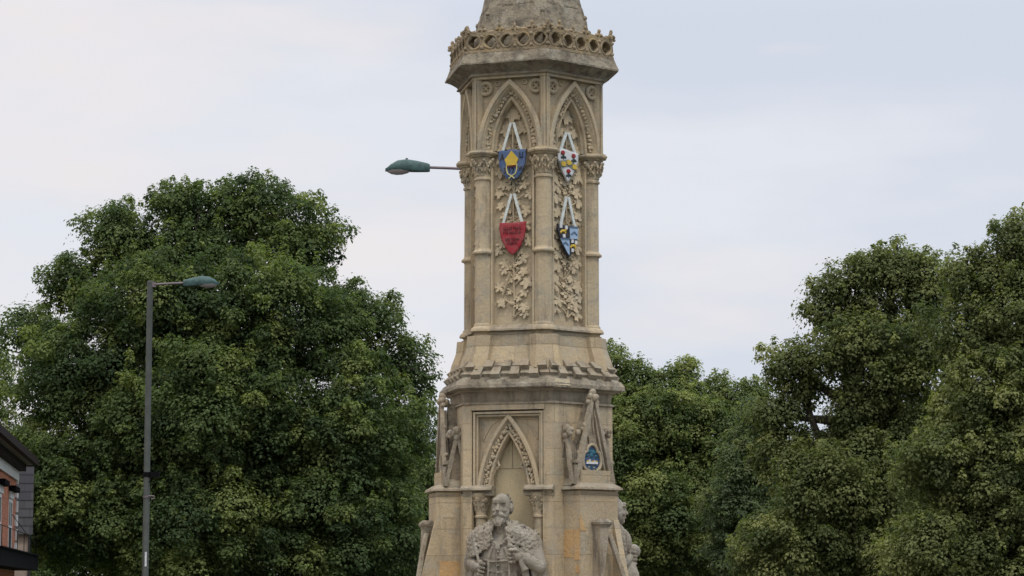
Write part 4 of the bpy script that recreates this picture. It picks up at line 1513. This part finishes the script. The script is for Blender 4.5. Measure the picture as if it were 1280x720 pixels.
statue('statue', 'stone statue seen in profile behind the right buttress, holding out a round orb', 2, True)

# ------------------------------------------------------------------ street lamps
def lamp(name, label, base, top, rz, arm_len, rise, droop, marks, head_len=.70):
    e = empty(name, base, label, 'street lamp', rz, 'teal headed street lamps')
    h = top
    m = MB()
    m.lathe([(.085, 0), (.085, 1.1), (.066, 1.15), (.057, h - .05), (.06, h - .05), (.06, h), (.045, h + .012)], (0, 0, 0), 16)
    m.build('post', M['post'], e)
    m = MB()
    m.tube([(.05, 0, h - .06), (arm_len * .5, 0, h - .06 + rise * .5), (arm_len + .08, 0, h - .06 + rise)], .022, 8)
    m.box((.07, 0, h - .06), (.035, .04, .05))
    m.build('arm', M['arm'], e)
    x0, z0 = arm_len, h - .06 + rise
    HL = head_len
    # cowl: sections along the head (t, half width, top, bottom)
    secs = [(0, .05, .045, -.055), (.06, .065, .065, -.06), (.3, .10, .105, -.055), (.52, .125, .130, -.045), (.72, .125, .115, -.04), (.88, .09, .055, -.04), (.97, .04, -.005, -.042), (1.0, .012, -.03, -.044)]
    rings = []
    for t, w, zt, zb_ in secs:
        ring = []
        for i in range(14):
            a = 2 * PI * i / 14
            y = math.cos(a) * w
            s = math.sin(a)
            z = (s * zt if s > 0 else s * .012 + zb_ * (1 if s < -.05 else .5))
            ring.append(Vector((x0 + t * HL, y, z0 + z - droop * t)))
        rings.append(ring)
    m = MB()
    m.loft(rings, smooth=True)
    head = m.build('lamp_head', M['cowl'], e)
    m = MB()
    rings = []
    for t, w, d in [(.42, .05, .012), (.5, .09, .06), (.62, .115, .09), (.75, .115, .095), (.86, .09, .075), (.95, .04, .03), (.97, .01, .01)]:
        ring = []
        for i in range(12):
            a = 2 * PI * i / 12
            s = math.sin(a)
            ring.append(Vector((x0 + t * HL, math.cos(a) * w, z0 - .043 - droop * t + (s * .01 if s > 0 else s * d * .72))))
        rings.append(ring)
    m.loft(rings, smooth=True)
    m.build('lamp_bowl', M['bowl'], head)
    m = MB()
    m.lathe([(.018, 0), (.018, .02), (.0, .026)], (x0 + HL * .52, 0, z0 + .125 - droop * .5), 8)
    m.build('photocell', M['post'], head)
    if marks:
        m = MB()
        m.lathe([(.074, 0), (.074, .09)], (0, 0, marks[0]), 14)
        m.box((.16, -.02, marks[0] + .045), (.09, .05, .055))
        m.tube([(.1, -.06, marks[0]), (.06, -.075, marks[0] - .12)], .01, 5)
        m.build('bracket', M['black'], e)
        m = MB()
        m.lathe([(.073, 0), (.073, .035)], (0, 0, marks[1]), 14)
        m.tube([(.05, -.06, marks[1] + .03), (.15, -.05, marks[1] + .03), (.16, -.05, marks[1] - .02), (.1, -.06, marks[1] - .03)], .013, 5)
        m.build('clamp', M['arm'], e)
        m = MB()
        m.box((.015, -.069, marks[2]), (.018, .004, .14))
        m.build('number_plate', M['white'], e)
    return e
dl = 50.0
p = P(180, 730, dl)
topz = zz(352, dl)
lamp('street_lamp', 'grey street lamp post with teal head before the big left tree', (p.x + .02, dl, 0), topz, 0, .655, .035, -.015,
     (zz(596, dl), zz(622, dl), zz(699, dl)))
dr = 38.5
p = P(591, 740, dr)
lamp('street_lamp', 'teal lamp head on a thin arm reaching out left from behind the monument', (p.x, dr, 0), zz(211.5, dr) + .06, PI, .665, .03, .012, None, .68)

# ------------------------------------------------------------------ brick building at the left edge
dC = 62.3
xC = (22 - 640) / F * dC
av = Vector((.127, -.992, 0)).normalized()
ang = math.atan2(av.y, av.x)
bld = empty('brick_building', (xC, dC, 0), 'red brick building with white trim and deep dark eaves at left edge', 'building', ang + PI)
# local frame: -X runs towards the camera along the facade, +Y is outward?  rotate so that x = away from camera
def bl_(a, b, z):      # a: metres toward the camera along facade, b: outward (to the street)
    return Vector((-a, -b, z))
rotchk = Matrix.Rotation(ang + PI, 3, 'Z')
outv = rotchk @ Vector((0, -1, 0))
sgn_b = 1 if outv.x > 0 else -1
def bl(a, b, z):
    return Vector((-a, -b * sgn_b, z))
def bbox(m, a0, a1, b0, b1, z0, z1):
    pts = [bl(a0, b0, z0), bl(a1, b0, z0), bl(a1, b1, z0), bl(a0, b1, z0), bl(a0, b0, z1), bl(a1, b0, z1), bl(a1, b1, z1), bl(a0, b1, z1)]
    m.hexa(pts)
ez = zz(577, 62.8)
m = MB()
wins = [(1.5, 2.7), (5.2, 6.4), (8.9, 10.1)]
wz0, wz1 = 2.45, ez - 1.0
edges = [0.0] + [v for w in wins for v in w] + [14.0]
for i in range(0, len(edges), 2):
    bbox(m, edges[i], edges[i + 1], -.3, 0, 0, ez - .02)
for a0, a1 in wins:
    bbox(m, a0, a1, -.3, 0, 0, wz0)
    bbox(m, a0, a1, -.3, 0, wz1, ez - .02)
bbox(m, 0, 14, -8, -.3, 0, ez - .05)
m.build('wall', M['brick'], bld)
m = MB()
m.hexa([bl(-.4, .4, ez), bl(14.4, .4, ez), bl(14.4, -8.3, ez), bl(-.4, -8.3, ez), bl(1.5, -3.9, ez + 2.1), bl(12, -3.9, ez + 2.1), bl(12, -4.1, ez + 2.1), bl(1.5, -4.1, ez + 2.1)])
m.build('roof', M['slate'], bld)
m = MB()
bbox(m, -.42, 14.4, .0, .385, ez - .09, ez - .004)
m.build('soffit', M['soffit'], bld)
m = MB()
bbox(m, -.46, 14.4, .387, .50, ez - .11, ez + .05)
bbox(m, -.52, -.424, -3, .5, ez - .11, ez + .05)
m.build('gutter', M['fasciabrown'], bld)
m = MB()
bbox(m, -.03, 14, .003, .06, ez - .50, ez - .264)
m.build('frieze_board', M['trim'], bld)
m = MB()
bbox(m, -.03, 14, .003, .22, ez - .26, ez - .094)
m.build('eaves_moulding', M['fasciabrown'], bld)
for a0, a1 in wins:
    fr = MB()
    for (x0, x1, y0, y1) in [(a0, a0 + .07, wz0, wz1), (a1 - .07, a1, wz0, wz1), (a0 + .09, a1 - .09, wz0, wz0 + .08), (a0 + .09, a1 - .09, wz1 - .09, wz1), ((a0 + a1) / 2 - .03, (a0 + a1) / 2 + .03, wz0 + .08, wz1 - .09), (a0 + .09, a1 - .09, (wz0 + wz1) / 2 - .03, (wz0 + wz1) / 2 + .03)]:
        bbox(fr, x0, x1, -.06, .016, y0, y1)
    w = fr.build('window', M['trim'], bld)
    q = MB()
    bbox(q, a0 + .05, a1 - .05, -.05, .006, wz0 + .04, wz1 - .04)
    q.build('pane', M['pane'], w)
    q = MB()
    bbox(q, a0 - .06, a1 + .06, .004, .05, wz1 + .002, wz1 + .16)
    q.build('lintel', M['trim'], w)
    q = MB()
    bbox(q, a0 - .1, a1 + .1, .004, .09, wz0 - .1, wz0 - .003)
    q.build('sill', M['trim'], w)
    q = MB()
    bbox(q, a0 - .2, a1 + .2, .004, .17, wz1 + .163, wz1 + .28)
    q.build('hood', M['black'], w)
m = MB()
z = 2.5
i = 0
while z < ez - .45:
    wq = .55 if i % 2 == 0 else .2
    bbox(m, -.006, wq, .004, .05, z, z + .27)
    bbox(m, -.05, -.007, -.2, .05, z, z + .27)
    z += .34
    i += 1
m.build('quoin', M['trim'], bld)
m = MB()
zf = zz(703, 60)
bbox(m, -.15, 13, .004, .55, zf - .17, zf + .17)
bbox(m, -.15, 13, .004, .6, zf + .172, zf + .2)
m.build('shop_canopy', M['black'], bld)
m = MB()
for a in np.arange(0, 12.9, 2.4):
    m.tube([bl(a, .5, zf + .2), bl(a, .5, zf + .62)], .009, 5)
m.tube([bl(-.1, .5, zf + .62), bl(12.9, .5, zf + .62)], .008, 5)
m.tube([bl(-.1, .5, zf + .4), bl(3, .1, zf + 1.1)], .008, 5)
m.build('railing', M['black'], bld)

# slate hung neighbour
dn = 66.0
x0 = (10 - 640) / F * dn
x1 = (41.5 - 640) / F * dn
hs = empty('slate_hung_house', (x0, dn, 0), 'grey slate hung house end wall just beyond the brick building', 'house', R_(16))
w = x1 - x0
m = MB()
zt, zm = zz(572, dn), zz(668, dn)
m.hexa([Vector((-4, 0, zm)), Vector((w + .03, 0, zm)), Vector((w + .03, 6, zm)), Vector((-4, 6, zm)), Vector((-4, .03, zt)), Vector((w - .02, .03, zt)), Vector((w - .02, 6, zt)), Vector((-4, 6, zt))])
# hung courses stand proud of each other
for i in range(9):
    z0 = zm + (zt - zm) * i / 9
    m.box((w / 2 - 2, -.012 + .002 * (i % 2), z0 + .11), (w / 2 + 2.03, .012, (zt - zm) / 18 * .995), Matrix.Rotation(-.05, 3, 'X'))
m.build('slate_wall', M['slate'], hs)
m = MB()
m.box(((w - 4) / 2 - .03, 3.05, zm / 2), ((w + 4) / 2 - .04, 2.95, zm / 2 - .002))
m.build('rendered_wall', M['render'], hs)
m = MB()
m.hexa([Vector((-4.2, -.1, zt)), Vector((w + .06, -.1, zt)), Vector((w + .06, 6.2, zt)), Vector((-4.2, 6.2, zt)), Vector((-4.2, 2.9, zt + .25)), Vector((w - .3, 2.9, zt + .25)), Vector((w - .3, 3.1, zt + .25)), Vector((-4.2, 3.1, zt + .25))])
m.build('roof', M['slate'], hs)
m = MB()
m.tube([(w - .05, -.06, zm), (w - .05, -.06, .1)], .04, 8)
m.build('downpipe', M['gutter'], hs)

# ------------------------------------------------------------------ trees
def leaf_mesh(name, clumps, size, mat, parent, seed):
    """clumps: array (cx,cy,cz, rx,ry,rz, count, tint)"""
    rg = np.random.default_rng(seed)
    cnt = clumps[:, 6].astype(int)
    idx = np.repeat(np.arange(len(clumps)), cnt)
    n = len(idx)
    d = rg.normal(size=(n, 3))
    d /= np.linalg.norm(d, axis=1, keepdims=True)
    low = d[:, 2] < -.25                     # foliage sits on the upper side of each bough
    flip = low & (rg.random(n) < .7)
    d[flip, 2] *= -1
    r = 1 - .45 * rg.random(n) ** 1.5
    # ragged boughs: radius varies with direction
    c = clumps[idx]
    ph = (idx * 1.7)[:, None]
    wob = np.sin(d[:, 0:1] * 5 + ph) * np.sin(d[:, 1:2] * 5 + ph * .6) + np.sin(d[:, 2:3] * 6 + ph * 1.3) * .6
    r = r * (1 + .20 * wob[:, 0] + .10 * rg.normal(size=n))
    p = c[:, :3] + d * r[:, None] * c[:, 3:6]
    p[:, 2] -= .25 * (d[:, 0] ** 2 + d[:, 1] ** 2) * c[:, 5] * r          # drooping rims
    nrm = d * .75 + np.array([0, 0, .62]) + rg.normal(size=(n, 3)) * .27
    nrm /= np.linalg.norm(nrm, axis=1, keepdims=True)
    ax = d * np.array([1, 1, .3]) + np.array([0, 0, -.5]) + rg.normal(size=(n, 3)) * .5
    ax -= nrm * np.sum(ax * nrm, axis=1, keepdims=True)
    ax /= np.linalg.norm(ax, axis=1, keepdims=True) + 1e-9
    sd = np.cross(nrm, ax)
    L = size * .62 * rg.uniform(.6, 1.35, n)
    W = L * rg.uniform(.34, .48, n)
    v = np.empty((n, 4, 3), np.float32)
    v[:, 0] = p - ax * L[:, None] * .5
    v[:, 1] = p + sd * W[:, None] - ax * (L * .08)[:, None] + nrm * (L * .10)[:, None]
    v[:, 2] = p + ax * L[:, None] * .5 - nrm * (L * .12)[:, None]
    v[:, 3] = p - sd * W[:, None] - ax * (L * .08)[:, None] + nrm * (L * .10)[:, None]
    me = bpy.data.meshes.new(name)
    me.vertices.add(n * 4)
    me.vertices.foreach_set('co', v.reshape(-1))
    me.loops.add(n * 4)
    me.loops.foreach_set('vertex_index', np.arange(n * 4, dtype=np.int32))
    me.polygons.add(n)
    me.polygons.foreach_set('loop_start', np.arange(0, n * 4, 4, dtype=np.int32))
    me.update(calc_edges=True)
    at = me.attributes.new('tint', 'FLOAT', 'FACE')
    t = np.clip(c[:, 7] + rg.normal(size=n) * .09, 0, 1).astype(np.float32)
    at.data.foreach_set('value', t)
    me.materials.append(mat)
    o = bpy.data.objects.new(name, me)
    C.objects.link(o)
    o.parent = parent
    return o, n

TOTAL = [0]
def tree(name, label, cat, d, blobs, mat, trunk, seed, size=.14, clump=.62, dens=1.0, leaves=95, group=None, back=.5, gaps=(), fill=.35):
    """blobs: (px, py, rx, ry[, depth offset]) in photo pixels at distance d; trunk: (px, radius)"""
    rg = np.random.default_rng(seed)
    tx = P(trunk[0], 740, d).x
    e = empty(name, (tx, d, 0), label, cat, 0, group)
    o = np.array([tx, d, 0.0])
    B = []
    for b in blobs:
        dz = b[4] if len(b) > 4 else 0
        c = np.array(P(b[0], b[1], d + dz)) - o
        kk = (d + dz) / F
        rx, rz = b[2] * kk, b[3] * kk
        B.append((c, np.array([rx, (rx + rz) / 2, rz])))
    out, lobes = [], []
    per = leaves / clump ** 2 * 5.6           # leaves for a bough of radius 1 m
    for bi, (c, r) in enumerate(B):
        rm = float(r.mean())
        area = 4 * PI * rm * rm
        n = int(area / (clump * clump) * 3 * dens) + 6
        for _ in range(n):
            v = rg.normal(size=3)
            v /= np.linalg.norm(v)
            if v[1] > .3 and rg.random() > back:
                continue
            s = clump * rg.choice([.5, .8, 1.1, 1.55], p=[.25, .3, .25, .2])
            s = min(s, rm * .62)
            q = c + v * (r - s * .62).clip(.12) * rg.uniform(.80, 1.06)
            if q[2] < .15:
                continue
            if any(bj != bi and np.sum(((q - c2) / r2) ** 2) < .62 for bj, (c2, r2) in enumerate(B)):
                continue
            if any((q[0] - l[0]) ** 2 + (q[1] - l[1]) ** 2 + (1.25 * (q[2] - l[2])) ** 2 < (.60 * (s + l[3])) ** 2 for l in lobes):
                continue
            lobes.append((*q, s))
            tint = float(np.clip(.46 + rg.normal() * .27, 0, 1))
            out.append((*q, s * 1.12, s * 1.12, s * .82, per * s * s, tint))
            # satellite sprays round the bough
            for _k in range(3):
                w = rg.normal(size=3) + v * .8
                w /= np.linalg.norm(w)
                q2 = q + w * s * rg.uniform(.75, 1.15)
                s2 = s * rg.uniform(.25, .45)
                out.append((*q2, s2, s2, s2 * .8, per * s2 * s2 * .9, float(np.clip(tint + .08 + rg.normal() * .1, 0, 1))))
        # twigs that break the outline
        for _ in range(int(area / (clump * clump) * .28)):
            v = rg.normal(size=3)
            v[2] = abs(v[2]) * .9 + .1
            v /= np.linalg.norm(v)
            q = c + v * r * rg.uniform(1.0, 1.12)
            if any(bj != bi and np.sum(((q - c2) / r2) ** 2) < .95 for bj, (c2, r2) in enumerate(B)) or q[2] < .4:
                continue
            s = clump * rg.uniform(.16, .34)
            out.append((*q, s * .8, s * .8, s * 1.3, per * s * s * .8, float(np.clip(.66 + rg.normal() * .15, 0, 1))))
        # inner foliage
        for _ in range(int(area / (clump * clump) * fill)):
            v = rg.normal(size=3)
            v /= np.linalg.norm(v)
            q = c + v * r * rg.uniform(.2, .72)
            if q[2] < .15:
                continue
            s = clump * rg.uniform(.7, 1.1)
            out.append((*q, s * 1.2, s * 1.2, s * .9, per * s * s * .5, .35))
    A = np.array(out)
    # openings where the sky shows through
    for (gx, gy, gr) in gaps:
        sx = 640 + F * (A[:, 0] + tx) / (A[:, 1] + d)
        zc = A[:, 2] - EYE
        Y = A[:, 1] + d
        sy = 360 - F * (zc * CP - Y * SP) / (Y * CP + zc * SP)
        reach = gr + A[:, 3] * F / d * .6
        keep = (np.hypot(sx - gx, (sy - gy) * 1.25) > reach) | (rg.random(len(A)) < .05)
        A = A[keep]
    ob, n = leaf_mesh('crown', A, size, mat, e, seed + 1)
    TOTAL[0] += n
    # trunk and limbs
    m = MB()
    rng = random.Random(seed)
    zs = [c[2] for c, r in B]
    tb = trunk[1] if len(trunk) > 1 else .32
    fork = max(1.4, min(3.2, min(zs)))
    topb = max(B, key=lambda b: b[0][2])
    spine = [Vector((0, 0, -.05)), Vector((.03, 0, .5)), Vector((0, .05, fork))]
    spine += [Vector((0, .05, fork)).lerp(Vector(topb[0]), t) + Vector((rng.uniform(-.2, .2), rng.uniform(-.2, .2), 0)) for t in (.35, .7, 1.0)]
    m.tube(spine, [tb * 1.25, tb, tb * .85, tb * .6, tb * .35, tb * .1], 10)
    m.build('trunk', M['bark'], e)
    m = MB()
    lim = 0
    for c, r in B:
        c = Vector(c)
        f = min(.9, max(0, rng.uniform(.0, .6)))
        s0 = Vector((0, .05, fork)).lerp(Vector(topb[0]), f) if c.z > fork + 2 else Vector((0, 0, fork * .9))
        mid = s0.lerp(c, .5) + Vector((rng.uniform(-.3, .3), rng.uniform(-.3, .3), rng.uniform(-.1, .4)))
        m.tube([s0, mid, c], [tb * .42, tb * .28, tb * .12], 7)
        for _ in range(7):
            v = Vector((rng.gauss(0, 1), rng.gauss(0, 1), rng.gauss(.2, 1))).normalized()
            e_ = c + Vector((v.x * r[0], v.y * r[1], v.z * r[2])) * .9
            if e_.z < .3:
                continue
            st = mid.lerp(c, rng.uniform(.3, 1))
            m.tube([st, st.lerp(e_, .5) + Vector((0, 0, rng.uniform(0, .25))), e_], [tb * .13, tb * .08, .012], 5)
    m.build('branch', M['bark'], e)
    return e

tree('broadleaf_tree', 'huge dark green broadleaf tree filling the left side behind the street lamp', 'tree', 76,
     [(228, 262, 40, 44, 0), (250, 318, 62, 48, -.3), (310, 268, 62, 50, .5), (375, 298, 58, 54, 0), (152, 300, 50, 48, 0), (94, 356, 46, 40, 0), (42, 420, 48, 34, .5),
      (442, 402, 58, 52, 0), (492, 452, 50, 44, .3), (508, 535, 36, 75, .8), (200, 390, 110, 80, -1.6), (330, 400, 112, 85, -1.8), (110, 470, 115, 80, -1.2),
      (270, 520, 145, 100, -2.4), (420, 530, 112, 100, -1.8), (100, 620, 130, 100, -1.6), (260, 665, 150, 100, -2.6), (420, 660, 112, 110, -2)],
     M['leaf_left'], (280, .55), 101, .150, .66, 1.0, 120, 'park trees around the monument', gaps=((10, 470, 8), (22, 440, 4), (470, 468, 3), (505, 502, 4)))
tree('broadleaf_tree', 'sparse tree at the far left edge with sky showing through', 'tree', 92,
     [(-25, 480, 45, 60), (0, 570, 60, 60), (-40, 640, 80, 90), (20, 660, 60, 90)], M['leaf_left'], (-20, .35), 205, .15, .6, .55, 80, 'park trees around the monument')
tree('leafy_bush', 'lighter green bush low between the left tree and the monument', 'bush', 84,
     [(520, 640, 30, 45), (508, 690, 45, 50), (545, 680, 35, 70), (530, 600, 18, 30)], M['leaf_far'], (525, .12), 307, .15, .5, 1.0, 90, 'park trees around the monument')
tree('lime_tree', 'fresh green tree with several pointed tops just right of the monument', 'tree', 90,
     [(768, 458, 20, 30), (796, 478, 22, 28), (822, 486, 20, 26), (852, 474, 20, 34), (868, 500, 30, 28), (898, 494, 18, 30), (918, 508, 22, 26), (944, 494, 18, 26), (775, 500, 34, 34), (845, 530, 60, 50, -1), (905, 560, 62, 55, -1), (790, 560, 55, 70, -.8), (835, 650, 80, 80, -1.5), (900, 660, 70, 80, -1), (770, 680, 50, 80, -.6), (730, 560, 50, 110, 1.0)],
     M['leaf_far'], (835, .4), 411, .155, .62, 1.0, 100, 'park trees around the monument')
tree('conical_tree', 'small grey green conical tree in front of the gap right of the lime', 'tree', 82,
     [(944, 522, 20, 26), (950, 545, 28, 30), (936, 580, 42, 45), (925, 640, 52, 55), (945, 695, 66, 50)], M['leaf_bush'], (938, .2), 523, .13, .5, 1.1, 95, 'park trees around the monument')
tree('broadleaf_tree', 'tall olive green tree with two crowns and a sky hole, right of centre', 'tree', 66,
     [(1112, 342, 52, 42), (1092, 392, 36, 28), (1050, 362, 36, 32), (1030, 393, 28, 24), (1152, 362, 44, 52), (985, 455, 33, 32), (1060, 440, 62, 52, -.6), (1130, 450, 72, 62, -1), (1000, 488, 26, 26), (1085, 512, 52, 40, -.6), (972, 520, 30, 28), (985, 570, 44, 44), (1062, 552, 42, 30), (1050, 610, 85, 62, -1), (1000, 690, 90, 60, -.8), (1110, 680, 80, 70, -1), (1140, 560, 70, 60, -.6)],
     M['leaf_right'], (1085, .45), 631, .135, .55, 1.0, 110, 'park trees around the monument', gaps=((1021, 529, 10), (1030, 425, 2)))
tree('broadleaf_tree', 'nearest olive green tree rising out of frame at the right edge', 'tree', 54,
     [(1280, 308, 42, 48), (1226, 346, 44, 42), (1300, 385, 90, 80), (1222, 425, 60, 60), (1255, 505, 92, 80, -.6), (1190, 582, 78, 66, -.8), (1275, 605, 100, 85, -1), (1200, 690, 100, 66, -1), (1310, 705, 100, 80, -1), (1390, 430, 110, 140), (1400, 600, 100, 120)],
     M['leaf_right'], (1300, .5), 743, .115, .46, 1.0, 110, 'park trees around the monument')
# trees standing farther back, seen between the others
tree('background_tree', 'dark tree glimpsed low behind the monument and the lime tree', 'tree', 118,
     [(640, 640, 120, 90), (760, 600, 90, 100), (700, 700, 140, 80), (880, 640, 90, 110), (980, 620, 80, 70), (960, 700, 110, 80), (650, 728, 90, 50), (790, 728, 90, 50), (920, 728, 90, 50)], M['leaf_left'], (760, .4), 857, .22, .95, .9, 80, 'background trees')
tree('background_tree', 'dark tree glimpsed low between the two right hand trees', 'tree', 112,
     [(1060, 620, 90, 70), (1160, 600, 90, 110), (1260, 620, 100, 120), (1120, 700, 160, 80), (1330, 640, 90, 110), (1050, 728, 90, 50), (1180, 728, 90, 50), (1290, 728, 90, 50)], M['leaf_left'], (1150, .4), 959, .21, .95, .9, 80, 'background trees')
tree('background_tree', 'dark tree glimpsed low behind the huge left tree', 'tree', 112,
     [(60, 640, 100, 80), (190, 620, 110, 110), (320, 610, 110, 120), (440, 620, 100, 110), (540, 650, 80, 80), (0, 700, 120, 60), (60, 728, 80, 50), (170, 728, 90, 50), (290, 728, 90, 50), (410, 728, 90, 50), (520, 728, 90, 50)], M['leaf_left'], (250, .4), 1061, .21, .95, .9, 80, 'background trees')
print('LEAVES', TOTAL[0])

# ------------------------------------------------------------------ ground
def sheet(name, pts, z, mat):
    m = MB()
    m.add([(x, y, z) for x, y in pts], [list(range(len(pts)))])
    o = m.build(name, M[mat])
    return tag(o, None, None, None, 'structure')
sheet('ground', [(-1500, -400), (1500, -400), (1500, 2500), (-1500, 2500)], 0, 'grass')
sheet('road', [(-9, -60), (9, -60), (9, 18), (30, 21), (200, 30), (200, 44), (12, 46), (9, 52), (8.5, 200), (-7.5, 200), (-8, 52), (-12, 46), (-200, 60), (-200, 40), (-14, 20), (-9, 16)], .004, 'asphalt')
m = MB()
for r0, r1, z in ((5.2, 5.35, .12),):
    m.lathe([(5.0, 0), (5.0, .1), (4.9, .12), (3.5, .12), (.1, .12)], (BASE_X, D, 0), 48, False)
tag(m.build('pavement', M['paving']), None, None, None, 'structure')
m = MB()
seg = 48
for i in range(24):
    t0, t1 = 2 * PI * i / 24, 2 * PI * (i + .5) / 24
    m.add([(BASE_X + r * math.cos(t), D + r * math.sin(t), .008) for r, t in ((7.0, t0), (7.12, t0), (7.12, t1), (7.0, t1))], [(0, 1, 2, 3)])
tag(m.build('road_marking', M['marking']), None, None, None, 'structure')

# ------------------------------------------------------------------ light
w = bpy.data.worlds.new('World')
sc.world = w
w.use_nodes = True
nt = w.node_tree
bg = nt.nodes['Background']
SUN_EL, SUN_AZ = 62.0, 158.0      # azimuth clockwise from +Y (the view direction)
sky = N(nt, 'ShaderNodeTexSky', sky_type='NISHITA')
sky.sun_disc = False
sky.sun_elevation = R_(SUN_EL)
sky.sun_rotation = R_(SUN_AZ)
tc = N(nt, 'ShaderNodeTexCoord')
mp = N(nt, 'ShaderNodeMapping')
mp.inputs['Scale'].default_value = (1, 1, 3.2)
mp.inputs['Location'].default_value = (.35, .1, .2)
nt.links.new(tc.outputs['Generated'], mp.inputs[0])
n1 = noise(nt, mp.outputs[0], 4.2, 5, .5)
sep = N(nt, 'ShaderNodeSeparateXYZ')
nt.links.new(tc.outputs['Generated'], sep.inputs[0])
# cloud cover thins to the right
f = math_(nt, 'ADD', n1, math_(nt, 'MULTIPLY', sep.outputs[0], -.55))
cl = ramp(nt, f, [(.34, (6.75, 7.2, 8.2)), (.50, (7.25, 7.6, 8.4)), (.62, (8.0, 8.2, 8.75))])
cl2 = mix(nt, ramp(nt, math_(nt, 'ADD', noise(nt, mp.outputs[0], 7, 4, .5), math_(nt, 'MULTIPLY', sep.outputs[0], -.6)), [(.48, (0, 0, 0)), (.72, (.85, .85, .85))]), cl, (8.9, 8.4, 8.4))
up = math_(nt, 'MAXIMUM', sep.outputs[2], 0.0)
gain = math_(nt, 'ADD', 1.0, math_(nt, 'MULTIPLY', math_(nt, 'MAXIMUM', math_(nt, 'SUBTRACT', up, .22), 0.0), 2.4))
vm = N(nt, 'ShaderNodeVectorMath', operation='SCALE')
nt.links.new(cl2, vm.inputs[0])
nt.links.new(gain, vm.inputs['Scale'])
final = mix(nt, .93, sky.outputs[0], vm.outputs[0])
nt.links.new(final, bg.inputs['Color'])
bg.inputs['Strength'].default_value = .1
sun = bpy.data.lights.new('sun', 'SUN')
sun.energy = 1.5
sun.angle = R_(13)
sun.color = (1.0, .95, .86)
so = bpy.data.objects.new('sun', sun)
C.objects.link(so)
# lamp shines along -Z: point it from the sun towards the scene
az, el = R_(SUN_AZ), R_(SUN_EL)
sd = Vector((math.sin(az) * math.cos(el), math.cos(az) * math.cos(el), math.sin(el)))
so.rotation_euler = (-sd).to_track_quat('-Z', 'Y').to_euler()
so.location = (0, 0, 30)

vs = sc.view_settings
vs.view_transform = 'Standard'
vs.look = 'None'
vs.gamma = 1.0
vs.exposure = 0.0
vs.use_curve_mapping = False
sc.cycles.max_bounces = 8
sc.cycles.transparent_max_bounces = 4
sc.cycles.use_denoising = True
